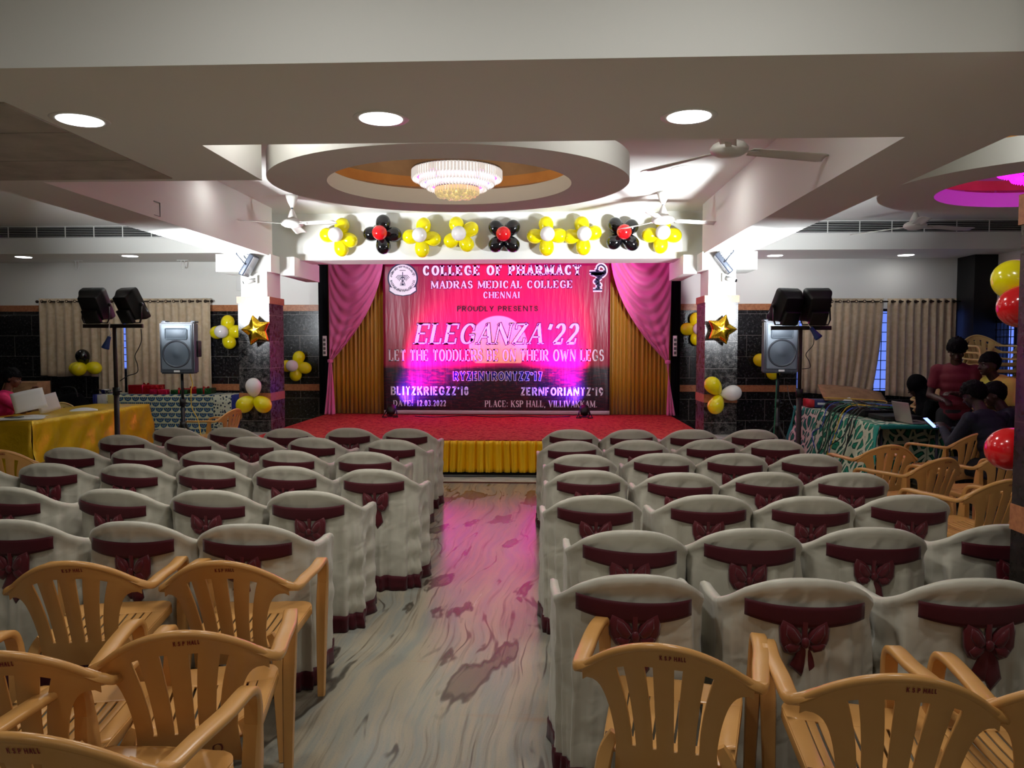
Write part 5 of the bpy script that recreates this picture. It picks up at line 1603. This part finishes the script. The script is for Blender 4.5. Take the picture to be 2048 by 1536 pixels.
def drapecloth(name, m_, x0, x1, y0, y1, z, zb, amp, flare, label, cat, seed, sides='lrfb'):
    e = empty(name, ((x0 + x1) / 2, (y0 + y1) / 2, z), 0, label, cat); c = Vector(((x0 + x1) / 2, (y0 + y1) / 2, z))
    b = BM()
    top = [b.verts.new(Vector(p) - c) for p in ((x0, y0, z + .004), (x1, y0, z + .004), (x1, y1, z + .004), (x0, y1, z + .004))]
    nx = 24
    grid(b, lambda u, v: Vector((x0 + (x1 - x0) * u, y0 + (y1 - y0) * v, z + .005 + .002 * noise.noise(Vector((u * 9 + seed, v * 9, 1))))) - c, 16, 40)
    for v in top: b.verts.remove(v)
    rnd = random.Random(seed); ph = [rnd.uniform(0, 6) for _ in range(4)]
    runs = {'f': ((x0, y0), (x1, y0), (0, -1)), 'r': ((x1, y0), (x1, y1), (1, 0)), 'b': ((x1, y1), (x0, y1), (0, 1)), 'l': ((x0, y1), (x0, y0), (-1, 0))}
    for sd in sides:
        (ax, ay), (bx, by), (nx_, ny_) = runs[sd]; L = math.hypot(bx - ax, by - ay)

        def f(u, v):
            s = u * L; d = v ** .8
            fold = amp * d * (math.sin(s * 7.5 + ph[0] + 1.4 * math.sin(s * 2.1 + ph[1])) + .5 * math.sin(s * 17 + ph[2]))
            dia = .016 * math.sin(s * 14 + v * 11 + 2 * noise.noise(Vector((s, v * 3, seed)))) * math.sin(PI * v)
            o_ = flare * v + fold + dia
            ex = 0
            cu = flare * v * .9
            px_ = ax + (bx - ax) * u + nx_ * o_; py_ = ay + (by - ay) * u + ny_ * o_
            tx, ty = (bx - ax) / L, (by - ay) / L
            px_ += tx * cu * (2 * u - 1) ** 5; py_ += ty * cu * (2 * u - 1) ** 5
            return Vector((px_, py_, z + .005 + (zb - z - .005) * v)) - c
        grid(b, f, max(20, int(L * 26)), 14)
    bmesh.ops.remove_doubles(b, verts=b.verts[:], dist=.002)
    o = obj('cloth', b, m_, e); solid(o, .003, 1); return e


GX0, GX1, GY0, GY1 = -6.5, -5.70, 8.05, 10.55
table(GX0, GX1, GY0, GY1, .745, 'long table under the shiny gold cloth')
drapecloth('tablecloth', 'gold_table', GX0, GX1, GY0, GY1, .745, .012, .02, .07, 'shiny gold tablecloth over the long registration table', 'tablecloth', 3)
# blue patterned gift table
bl, br_ = at(186, 790, 11.75), at(478, 790, 11.75); TZ = .80
table(bl.x, br_.x, 11.75, 12.3, TZ - .005, 'table under the blue peacock-patterned cloth', 'table')
e = drapecloth('tablecloth', 'peacock_blue', bl.x + .3, br_.x - .42, 11.74, 12.3, TZ - .005, .02, .006, .015, 'white cloth printed with rows of blue feather fans, on the gift table', 'tablecloth', 5, 'f')
for x0, x1, mm in ((bl.x + .1, bl.x + .3, 'leaf_border'), (bl.x, bl.x + .1, 'blue_cloth'), (br_.x - .42, br_.x - .12, 'leaf_border'), (br_.x - .12, br_.x, 'blue_cloth')):
    b = BM(); grid(b, lambda u, v: Vector((x0 + (x1 - x0) * u, 11.74 - .012 * v + .005 * math.sin(u * 9), TZ - (TZ - .02) * v)) - e.location, 10, 6)
    grid(b, lambda u, v: Vector((x0 + (x1 - x0) * u, 11.74 + .55 * v, TZ)) - e.location, 4, 4)
    o = obj('border', b, mm, e); solid(o, .003, 1)

TZ += .003


def gift(px0, px1, pyt, Y, m_, label, d=.25):
    a, c = at(px0, 790, Y), at(px1, pyt, Y); h = c.z - TZ
    e = empty('gift_parcel', ((a.x + c.x) / 2, Y + d / 2, TZ), R(random.uniform(-6, 6)), label, 'gift', 'foil-wrapped parcels on the patterned table')
    w_ = (c.x - a.x) / 2
    b = BM(); box(b, -w_, w_, -d / 2, d / 2, 0, h, .008); obj('wrapping', b, m_, e)
    b = BM(); box(b, -.012, .012, -d / 2 - .002, d / 2 + .002, -.0, h + .002); obj('ribbon', b, 'pink_foil' if m_ == 'red_foil' else 'red_foil', e)
    b = BM()
    for s in (-1, 1):
        for q in (0, 1):
            puff(b, [(0, h), (s * .03, h + .02 + q * .012), (s * .055, h + .016 + q * .01), (s * .05, h + .004)], -.005 - q * .01, .008, .008)
    obj('bow', b, 'red_foil', e)


gift(256, 315, 770, 11.9, 'red_foil', 'large red foil parcel on the patterned table')
gift(298, 334, 779, 11.8, 'pink_foil', 'small crimson parcel in front of the red one', .1)
gift(340, 372, 780, 11.85, 'green_foil', 'green foil parcel right of the crimson one', .25)
gift(392, 420, 777, 11.9, 'green_foil', 'green foil parcel at the right end of the gift table', .25)
gift(366, 396, 777, 12.02, 'red_foil', 'red foil parcel between the two green ones', .2)
c = at(210, 785, 11.95)
e = empty('serving_bowl', (c.x, 11.98, TZ), 0, 'silver bowl at the left end of the gift table', 'bowl')
b = BM(); lathe(b, [(0, 0), (.05, 0), (.06, .01), (.1, .06), (.12, .075), (.115, .075), (.09, .05), (.04, .018), (0, .016)], 28); obj('bowl', b, 'chrome', e)
b = BM()
for k in range(7): ball(b, (.05 * math.cos(k), .05 * math.sin(k), .06), .028, (1, 1, .8), 8, 6)
o = obj('foil_pieces', b, 'chrome', e)
c = at(203, 798, 11.7); b = BM(); box(b, c.x - .07, c.x + .07, 11.7, 11.706, .66, TZ + .0, .002); tag(obj('notice_card', b, 'paper'), 'white card hung on the front of the gift table', 'card')
c = at(226, 798, 11.7); b = BM(); box(b, c.x - .09, c.x + .09, 11.7, 11.706, .64, TZ, .002); tag(obj('notice_card', b, mat('card_cream', (236, 222, 140), .6)), 'cream card hung beside the white card on the gift table', 'card')

# papers on the gold table
ZG = .745 + .009


def sheet(x, y, z, w_, h, rz, label, m_='paper', n=1, name='paper_sheet', curl=.0):
    e = bpy.data.objects
    b = BM()
    for k in range(n):
        q = Matrix.Translation((x + .012 * k, y - .008 * k, z + k * .004)) @ Matrix.Rotation(R(rz + 4 * k), 4, 'Z')
        grid(b, lambda u, v: q @ Vector(((u - .5) * w_, (v - .5) * h, curl * math.sin(PI * u) * v)), 8, 6)
    o = tag(obj(name, b, m_), label, 'paper', 'papers on the gold table'); solid(o, .0015, 1); return o


sheet(-6.02, 8.28, ZG, .50, .34, 20, 'loose pile of printed papers at the near end of the gold table', n=4)
sheet(-5.98, 9.45, ZG, .32, .22, 32, 'single white paper lying midway along the gold table', curl=.03)
sheet(-6.12, 8.7, ZG, .3, .21, -15, 'paper with a red edge beside the pile on the gold table')
b = BM(); box(b, -6.0 - .09, -6.0 + .09, 8.16, 8.24, ZG + .026, ZG + .036, .004); tag(obj('phone', b, 'black_gloss'), 'black phone lying on the papers on the gold table', 'phone')
c = at(45, 775, 10.9)
e = empty('cardboard_box', (c.x, 10.9, 0), R(12), 'brown cardboard box standing behind the seated reader', 'box')
b = BM(); box(b, -.3, .3, -.22, .22, 0, 1.05, .004); obj('carton', b, 'cardboard', e)
for s in (-1, 1):
    b = BM(); v_ = box(b, 0, .28, -.22, .22, 1.045, 1.05, 0, Matrix.Translation((s * .3, 0, 1.05)) @ Matrix.Rotation(R(20 if s < 0 else 160), 4, 'Y') @ Matrix.Translation((0, 0, -1.05))); obj('flap', b, 'cardboard', e)
b = BM(); c = at(145, 815, 11.6)
b2 = ball(b, (0, 0, .3), .3, (1.1, .7, 1.), 20, 14)
for v in b.verts: v.co += v.normal * .03 * noise.noise(v.co * 5); v.co.z = max(0, v.co.z * 1.4)
e = empty('duffel_bag', (c.x, 11.6, 0), 0, 'dark bulky bag in the shade below the short curtain', 'bag'); obj('body', b, 'black_cloth', e)
b = BM(); tube(b, smoothcurve([(-.15, -.1, .78), (-.1, -.1, .92), (.1, -.1, .92), (.15, -.1, .78)], 6), .014, 6); obj('handle', b, 'black', e)

# green draped equipment table
EX0, EX1, EY0, EY1, EZ = 3.52, 4.22, 8.0, 10.6, .75
table(EX0, EX1, EY0, EY1, EZ - .005, 'equipment table under the green feather-print cloth')
e = drapecloth('tablecloth', 'peacock_green', EX0, EX1, EY0, EY1, EZ - .005, .10, .016, .10, 'green and white feather-print cloth over the equipment table', 'tablecloth', 8, 'l')
c = e.location
for y0_, y1_, mm in ((EY0 - .01, EY0 + .13, 'teal_cloth'), (EY1 - .02, EY1 + .1, 'teal_cloth')):
    b = BM()
    grid(b, lambda u, v: Vector((EX0 - .012 - .11 * v - .012 * math.sin(v * 7 + u * 3), y0_ + (y1_ - y0_) * u - .06 * v * (1 if y0_ < 9 else -1), EZ + .004 - (EZ - .08) * v)) - c, 5, 14)
    o = obj('border', b, mm, e); solid(o, .004, 1)
b = BM(); grid(b, lambda u, v: Vector((EX0 + (EX1 - EX0) * u, EY0 - .012, EZ + .006 - .035 * v)) - c, 12, 2); grid(b, lambda u, v: Vector((EX0 + (EX1 - EX0) * u, EY0 - .012 + .10 * v, EZ + .0065)) - c, 12, 2)
o = obj('border', b, 'teal_cloth', e); solid(o, .003, 1)
b = BM(); grid(b, lambda u, v: Vector((EX1 + .01 + .03 * math.sin(u * 20) * v, EY0 + (EY1 - EY0) * u, EZ - (EZ - .1) * v)) - c, 60, 8); o = obj('rear_drop', b, 'peacock_green', e); solid(o, .003, 1)
b = BM(); grid(b, lambda u, v: Vector((EX0 + (EX1 - EX0) * u, EY0 + .45 + .02 * math.sin(u * 16), EZ - .04 - (EZ - .14) * v)) - c, 30, 8); o = obj('end_drop', b, 'peacock_green', e); solid(o, .003, 1)
EZ += .012


def unit(name, x0, x1, y0, y1, h, m_, label, cat, knobs=True, group=None):
    e = empty(name, ((x0 + x1) / 2, (y0 + y1) / 2, EZ), R(random.uniform(-5, 5)), label, cat, group); w_, d = (x1 - x0) / 2, (y1 - y0) / 2
    b = BM(); box(b, -w_, w_, -d, d, 0, h, .008); obj('case', b, m_, e)
    if knobs:
        b = BM(); rnd = random.Random(int(x0 * 100))
        for i in range(6):
            for j in range(5): lathe(b, [(0, h + .016), (.008, h + .016), (.009, h)], 8, (-w_ * .8 + 1.6 * w_ * i / 5, -d * .7 + 1.4 * d * j / 4, 0))
        obj('knobs', b, 'grey_metal', e)
    return e


unit('audio_mixer', 3.72, 4.12, 8.95, 9.4, .07, 'black', 'black audio mixer in the middle of the green table', 'mixer')
unit('light_controller', 3.62, 4.0, 9.5, 9.85, .09, 'black', 'black lighting controller under the cables on the green table', 'controller')
unit('power_amplifier', 3.75, 4.18, 8.45, 8.85, .05, 'black', 'flat black unit behind the laptop on the green table', 'amplifier', False)
e = unit('carton', 3.56, 3.82, 10.2, 10.5, .10, 'box_blue', 'small red and blue carton at the far corner of the green table', 'box', False)
b = BM(); box(b, -.134, -.07, -.154, .154, -.002 + .003, .103); obj('red_end', b, 'box_red', e)
b = BM(); box(b, -.03, .09, -.156, -.15, .035, .065); obj('white_mark', b, 'paper', e)
c = at(1735, 790, 10.35); b = BM(); grid(b, lambda u, v: Matrix.Rotation(R(8), 4, 'Y') @ Vector(((u - .5) * .85, (v - .5) * .5, .03 * math.sin(u * 3) + .0)), 10, 6)
o = obj('cardboard_sheet', b, 'cardboard'); o.location = (4.18, 10.35, EZ + .14); o.rotation_euler = (R(22), 0, R(-8)); solid(o, .008); tag(o, 'brown cardboard sheet leaning at the back of the green table', 'cardboard')
b = BM(); grid(b, lambda u, v: Vector(((u - .5) * .26, (v - .5) * .2, .03 * math.sin(u * 5) * math.sin(v * 4))), 10, 8)
o = obj('plastic_wrapper', b, 'paper'); o.location = (3.98, 10.05, EZ + .06); o.rotation_euler = (R(25), R(-10), R(20)); solid(o, .002); tag(o, 'crumpled white wrapper with a black mark by the cardboard', 'wrapper')
# laptop seen from behind its lid
e = empty('laptop', (3.84, 8.24, EZ), R(96), 'silver laptop open at the near end of the green table, lid back toward the aisle', 'laptop')
b = BM(); box(b, -.16, .16, -.27, -.04, 0, .016, .004); obj('base', b, 'laptop', e)
b = BM(); box(b, -.14, .14, -.16, -.06, .0155, .0175, 0); obj('keyboard', b, 'black', e)
M = Matrix.Translation((0, -.035, .012)) @ Matrix.Rotation(R(-14), 4, 'X')
b = BM(); box(b, -.16, .16, -.004, .004, 0, .22, .003, M); obj('lid', b, 'laptop', e)
b = BM(); box(b, -.15, .15, -.0065, -.0045, .012, .21, 0, M); obj('screen', b, 'black_gloss', e)
rnd = random.Random(9)
cols = ['cable_black'] * 7 + ['cable_green'] * 3 + ['cable_yellow', 'cable_blue', 'cable_black', 'cable_blue']
for i, mm in enumerate(cols):      # the leads falling over the cloth
    y = 8.9 + rnd.uniform(-.35, .75); x = 3.95 + rnd.uniform(-.15, .15); zl_ = rnd.uniform(.1, .45) if i % 3 else .04
    P = [(x, y + rnd.uniform(-.2, .2), EZ + .10), (3.7, y + rnd.uniform(-.1, .1), EZ + .11 + rnd.uniform(0, .05)), (3.52, y, EZ + .05), (3.44, y + rnd.uniform(-.06, .06), .6), (3.385, y + rnd.uniform(-.12, .12), .35 + zl_ * .4), (3.35 - (.02 if zl_ > .1 else .12), y + rnd.uniform(-.2, .2), zl_)]
    cn = mm.split('_')[1]
    b = BM(); tube(b, smoothcurve(P, 8), .0065, 6); tag(obj('audio_cable', b, mm), '%s lead falling over the front of the green table' % cn, 'cable', '%s leads over the green table' % cn)
for i in range(8):
    P = [(3.7 + rnd.uniform(-.1, .45), 8.7 + rnd.uniform(-.1, 1.2), EZ + .10 + rnd.uniform(0, .06)) for _ in range(4)]
    mm = ['cable_black', 'cable_green', 'cable_black', 'cable_yellow', 'cable_blue'][i % 5]; cn = mm.split('_')[1]
    b = BM(); tube(b, smoothcurve(P, 8), .007, 6); tag(obj('audio_cable', b, mm), '%s lead tangled on top of the green table' % cn, 'cable', '%s leads tangled on the green table' % cn)
for i, (x, y, mm) in enumerate(((3.72, 8.95, 'cable_orange'), (3.9, 8.75, 'paper'), (4.05, 8.9, 'cable_blue'), (3.98, 8.6, 'paper'))):
    e = empty('cable_plug', (x, y, EZ + .1), rnd.uniform(0, 6), '%s connector plug among the leads on the green table' % ('orange', 'white', 'blue', 'small white')[i], 'plug', 'connector plugs on the green table')
    b = BM(); lathe(b, [(0, -.03), (.014, -.03), (.018, 0), (.012, .03), (0, .03)], 12, mtx=Matrix.Rotation(PI / 2, 4, 'X')); obj('shell', b, mm, e)
    b = BM(); tube(b, [(0, .03, 0), (0, .055, 0)], .006, 8); obj('tip', b, 'chrome', e)
cable([(4.0, 7.99, EZ + .01), (4.08, 7.95, EZ + .02), (4.14, 7.93, EZ - .06), (4.15, 7.93, EZ - .22), (4.12, 7.94, EZ - .34)], .007, mat('cable_cream', (190, 180, 120), .5).name, 'cream charging lead hanging off the near end of the green table')


# ---------------------------------------------------------------- people
def capsule(b, P, r, seg=12, flat=1.):
    P = smoothcurve(P, 4) if len(P) > 2 else [Vector(p) for p in P]
    n = len(P); rr_ = [r[0] + (r[1] - r[0]) * i / (n - 1) for i in range(n)] if len(r) == 2 else [r[min(len(r) - 1, int(i / (n - 1) * (len(r) - 1)))] + (r[min(len(r) - 1, int(i / (n - 1) * (len(r) - 1)) + 1)] - r[min(len(r) - 1, int(i / (n - 1) * (len(r) - 1)))]) * ((i / (n - 1) * (len(r) - 1)) % 1) for i in range(n)]
    tube(b, P, rr_, seg); ball(b, P[0], rr_[0] * 1.0, seg=seg, rings=8); ball(b, P[-1], rr_[-1] * 1.0, seg=seg, rings=8)


def elbow_of(S, T, l1, l2, pole):
    d = T - S; D = min(d.length, l1 + l2 - .005); d.normalize(); a = (l1 * l1 - l2 * l2 + D * D) / (2 * D); h = math.sqrt(max(0, l1 * l1 - a * a))
    p = (pole - d * pole.dot(d)).normalized(); return S + d * a + p * h, S + d * D


def remesh(o, vx=.008, sm=4):
    md = o.modifiers.new('skin', 'REMESH'); md.mode = 'VOXEL'; md.voxel_size = vx; md.use_smooth_shade = True
    s = o.modifiers.new('relax', 'SMOOTH'); s.factor = .5; s.iterations = sm; return o


def person(loc, rz, label, sit=False, lean=0., side=0., hands=((-.12, .3, 1.05), (.12, .3, 1.05)), nod=0., turn=0., skin='skin', top='shirt_navy', bottom='trouser_dark',
           hair='short', sleeve=.35, hooded=False, knees=.42, arm_group=None, yawT=0.):
    e = empty('person', loc, R(rz), label, 'person')
    hz = .50 if sit else .90
    HIP = Vector((0, 0, hz)); ax = Vector((math.sin(R(side)), math.sin(R(lean)), math.cos(R(lean)) * math.cos(R(side)))).normalized()
    fwd = Vector((0, math.cos(R(lean)), -math.sin(R(lean)))); rx = Vector((1, 0, 0))
    CH = HIP + ax * .34; NK = HIP + ax * .50
    SH = [NK + rx * s * .175 - ax * .045 for s in (-1, 1)]
    HM = Matrix.Translation(NK + ax * .075 + fwd * .015) @ Matrix.Rotation(R(turn), 4, 'Z') @ Matrix.Rotation(-R(nod), 4, 'X')
    hc = HM @ Vector((0, .02, .125))
    legs = []
    for s in (-1, 1):
        hp = HIP + Vector((s * .09, 0, -.03))
        if sit: kn = hp + Vector((s * .04, knees, .0)); an = Vector((kn.x, kn.y + .02, .08))
        else: kn = Vector((s * .1, .02, .48)); an = Vector((s * .11, -.02, .08))
        legs.append((hp, kn, an))
    arms = []
    for s, T in zip((-1, 1), hands):
        E_, W_ = elbow_of(SH[0 if s < 0 else 1], Vector(T), .28, .25, Vector((s * .55, -.35, -1.)))
        arms.append((SH[0 if s < 0 else 1], E_, W_))

    def torso(b, g):
        for t, w_, d in ((0, .155, .115), (.1, .15, .11), (.2, .145, .105), (.3, .16, .112), (.38, .17, .112), (.45, .15, .09)):
            ball(b, HIP + ax * t, 1., (w_ + g, d + g, .09 + g), 16, 10, Matrix.Rotation(-R(lean), 4, 'X'))
        for S_ in SH: ball(b, S_, .062 + g, seg=12, rings=8)
        capsule(b, [SH[0], SH[1]], (.055 + g, .055 + g))

    def head(b):
        capsule(b, [NK - ax * .03, HM @ Vector((0, 0, .06))], (.058, .052))
        Mh = HM.to_quaternion().to_matrix().to_4x4()
        bl_ = lambda p, r, s_: ball(b, HM @ Vector(p), r, s_, 18, 12, Mh)
        bl_((0, .0, .15), .1, (.78, .98, 1.02)); bl_((0, .035, .09), .075, (.78, .86, .95)); bl_((0, .068, .045), .03, (1., .8, .8))
        bl_((0, .098, .112), .013, (.9, 1.1, 1.7)); bl_((0, .112, .1), .0135, (1.25, 1., .9))
        bl_((0, .085, .150), .03, (1.7, .5, .4))
        for s in (-1, 1):
            bl_((s * .079, -.005, .115), .02, (.4, .9, 1.5)); bl_((s * .043, .062, .1), .026, (1, .8, .9))
        bl_((0, .09, .073), .016, (1.5, .7, .42))

    def hand(b, E_, W_, s, curl):
        d = (W_ - E_).normalized(); up_ = Vector((0, 0, 1)) - d * d.z; up_.normalize(); sd_ = d.cross(up_)
        if sd_.x * s < 0: sd_ = -sd_
        ball(b, W_ + d * .045, 1., (.036, .047, .02), 12, 8, Matrix((sd_, d, up_)).transposed().to_4x4())
        for q, ln in ((-.03, .062), (-.01, .072), (.01, .068), (.03, .052)):
            p0 = W_ + d * .08 + sd_ * q; p1 = p0 + d * ln * .5 - up_ * .012 * curl; p2 = p1 + d * ln * .3 - up_ * .03 * curl
            capsule(b, [p0, p1, p2], (.0095, .0075), 8)
        p0 = W_ + d * .03 - sd_ * .03; p1 = p0 + d * .03 - sd_ * .022 - up_ * .01; capsule(b, [p0, p1, p1 + d * .028 + sd_ * .006 - up_ * .008], (.012, .009), 8)

    b = BM(); torso(b, 0); head(b)
    for (S_, E_, W_), s in zip(arms, (-1, 1)):
        capsule(b, [S_, (S_ + E_) / 2, E_], (.05, .047, .038)); capsule(b, [E_, (E_ + W_) / 2, W_], (.039, .036, .026)); hand(b, E_, W_, s, .9)
    for hp, kn, an in legs:
        capsule(b, [hp, (hp + kn) / 2, kn], (.085, .078, .056)); capsule(b, [kn, (kn + an) / 2, an], (.055, .056, .036))
        capsule(b, [an + Vector((0, -.03, -.045)), an + Vector((0, .14, -.055))], (.036, .028))
    remesh(obj('body', b, skin, e), .0075, 3)
    b = BM(); torso(b, .013)
    for (S_, E_, W_) in arms:
        if sleeve < .9: capsule(b, [S_, S_ + (E_ - S_) * min(1, sleeve * 1.6)], (.068, .062))
        else: capsule(b, [S_, (S_ + E_) / 2, E_], (.066, .06, .052)); capsule(b, [E_, E_ + (W_ - E_) * .93], (.053, .04))
    for v in b.verts: v.co += Vector((noise.noise(v.co * 7), noise.noise(v.co * 7 + Vector((5, 0, 0))), 0)) * .007
    remesh(obj('shirt', b, top, e), .012, 5)
    b = BM()
    for hp, kn, an in legs:
        capsule(b, [hp, (hp + kn) / 2, kn], (.1, .092, .072)); capsule(b, [kn, an + Vector((0, 0, .0))], (.072, .062))
    ball(b, HIP - Vector((0, 0, .0)), 1., (.168, .125, .11), 16, 10)
    remesh(obj('trousers', b, bottom, e), .014, 5)
    for (hp, kn, an), s in zip(legs, (-1, 1)):
        b = BM(); capsule(b, [an + Vector((0, -.04, -.04)), an + Vector((0, .06, -.04)), an + Vector((0, .16, -.052))], (.046, .042, .032)); obj('shoe', b, 'black', e)
    Mh = HM.to_quaternion().to_matrix().to_4x4()
    for s in (-1, 1):
        b = BM(); ball(b, HM @ Vector((s * .033, .083, .128)), .0125, (1, .7, .6), 12, 8, Mh); ball(b, HM @ Vector((s * .033, .0912, .128)), .0055, (1, .5, 1), 10, 6, Mh); o = obj('eye', b, 'eye_white', e)
        o.data.materials.append(MATS['black'])
        for p_ in o.data.polygons:
            if p_.index >= len(o.data.polygons) - 60: p_.material_index = 1
        b = BM(); tube(b, [HM @ Vector((s * q, .094 - abs(q - .033) * .3, .146 + .003 * math.sin((q - .015) / .04 * PI))) for q in (.014, .025, .036, .05)], [.0035, .0045, .004, .002], 6); obj('eyebrow', b, 'hair', e)
    b = BM(); tube(b, [HM @ Vector((q, .103 - abs(q) * .35, .072)) for q in (-.024, -.012, 0, .012, .024)], [.002, .0055, .005, .0055, .002], 8); obj('mouth', b, 'lip', e)
    if not hooded:
        b = BM(); q = bmesh.ops.create_icosphere(b, subdivisions=4, radius=1.)
        curly = hair == 'curly'
        for v in b.verts:
            n_ = v.co.copy()
            k_ = 1 + (.16 if curly else .05) * noise.noise(n_ * (5 if curly else 3)) + (.05 * noise.noise(n_ * 14))
            sx, sy, sz = (.098, .116, .112) if curly else (.088, .107, .108)
            p_ = Vector((n_.x * sx * k_, n_.y * sy * k_ - .008, n_.z * sz * k_ + .155))
            lim = .155 if n_.y > .25 else .155 - .10 * min(1, (.25 - n_.y) * 1.3)      # hairline: open over the face, low at the nape
            if hair == 'long': lim = .155 if n_.y > .2 else .06
            if p_.z < lim:
                t_ = (lim - p_.z); p_.x *= max(.2, 1 - t_ * 5); p_.y = p_.y * max(.2, 1 - t_ * 5); p_.z = lim + (.0 if n_.y > .1 else -.01)
            v.co = HM @ p_
        obj('hair', b, 'hair', e)
        if hair == 'long':
            b = BM(); capsule(b, [HM @ Vector((0, -.07, .16)), HM @ Vector((0, -.105, .07)), HM @ Vector((.0, -.1, -.08))], (.05, .05, .03))
            obj('ponytail', b, 'hair', e)
    else:
        b = BM()
        ball(b, HM @ Vector((0, -.012, .145)), 1., (.098, .112, .125), 20, 14, Mh); capsule(b, [HM @ Vector((0, -.03, .06)), NK - ax * .05], (.09, .14))
        ball(b, NK - ax * .1, 1., (.235, .17, .14), 18, 12, Matrix.Rotation(-R(lean), 4, 'X')); ball(b, HIP + ax * .2, 1., (.25, .2, .24), 18, 12, Matrix.Rotation(-R(lean), 4, 'X'))
        ball(b, HIP + ax * .0, 1., (.26, .24, .2), 18, 12)
        if sit: ball(b, HIP + Vector((0, .25, -.06)), 1., (.24, .3, .15), 18, 12); ball(b, HIP + Vector((0, .42, -.24)), 1., (.22, .13, .24), 18, 12)
        for v in b.verts: v.co += Vector((noise.noise(v.co * 5), noise.noise(v.co * 5 + Vector((3, 0, 0))), 0)) * .014
        remesh(obj('veil', b, 'black_cloth', e), .014, 6)
    return e


person((4.44, 8.3, -.03), 148, 'person with curly hair in a maroon shirt, standing with head bowed over the hands', lean=6, hands=((-.02, .30, 1.12), (.10, .27, 1.05)), nod=32, turn=6, skin='skin_dark', top='shirt_maroon', hair='curly', sleeve=.35)
person((4.97, 7.9, 0), 96, 'person in a yellow shirt bending forward beside the near right column', lean=48, hands=((-.12, .55, .82), (.15, .55, .78)), nod=4, skin='skin_dark', top='shirt_yellow', bottom='trouser_khaki', hair='short', sleeve=.4)
person((4.64, 8.82, 0), 70, 'person in a black veil seated hunched at the laptop', sit=True, lean=26, hands=((-.15, .42, .84), (.15, .42, .84)), nod=28, skin='skin_dark', top='black_cloth', bottom='black_cloth', hooded=True, sleeve=1.)
person((4.12, 6.92, 0), 16, 'person in a dark navy top seated with back turned, holding a lit phone', sit=True, lean=24, hands=((-.19, .47, .80), (-.09, .47, .79)), nod=26, turn=16, skin='skin_dark', top='shirt_navy', hair='curly', sleeve=.95)
person((4.72, 7.40, 0), 56, 'person with dark hair and a red collar seated at the column edge', sit=True, lean=30, hands=((-.15, .4, .8), (.15, .4, .8)), nod=18, skin='skin_dark', top='shirt_navy', hair='short', sleeve=.9)
person((-6.82, 9.05, 0), -62, 'person in a pink and black top reading papers at the gold table', sit=True, lean=10, hands=((-.1, .36, .98), (.12, .40, .97)), nod=16, turn=-4, skin='skin', top='kurta_pink', bottom='kurta_pink', hair='long', sleeve=.5)
# the phone in the seated person's hands and the sheets the reader holds
c = at(1860, 846, 7.42)
e = empty('phone', c, R(30), 'phone with a lit screen held by the seated person in navy', 'phone')
M = Matrix.Rotation(R(-52), 4, 'X')
b = BM(); box(b, -.036, .036, -.004, .004, -.075, .075, .003, M); obj('case', b, 'black_gloss', e)
b = BM(); box(b, -.032, .032, -.0052, -.0042, -.068, .068, 0, M); obj('screen', b, 'screen', e, False)
for (px, py, Y, wd, hd, rz, rx_, lb, mm) in ((58, 801, 8.75, .34, .25, 38, 74, 'large white sheet held up by the reader at the gold table', 'paper'), (96, 806, 9.05, .26, .22, 62, 80, 'second sheet behind the one held by the reader', 'paper_shade')):
    c = at(px, py, Y)
    b = BM(); grid(b, lambda u, v: Vector(((u - .5) * wd, (v - .5) * hd, .02 * math.sin(PI * u))), 8, 6)
    o = obj('paper_sheet', b, mm); o.location = c; o.rotation_euler = (R(rx_), R(-12), R(rz)); solid(o, .0015); tag(o, lb, 'paper', 'sheets held by the reader')
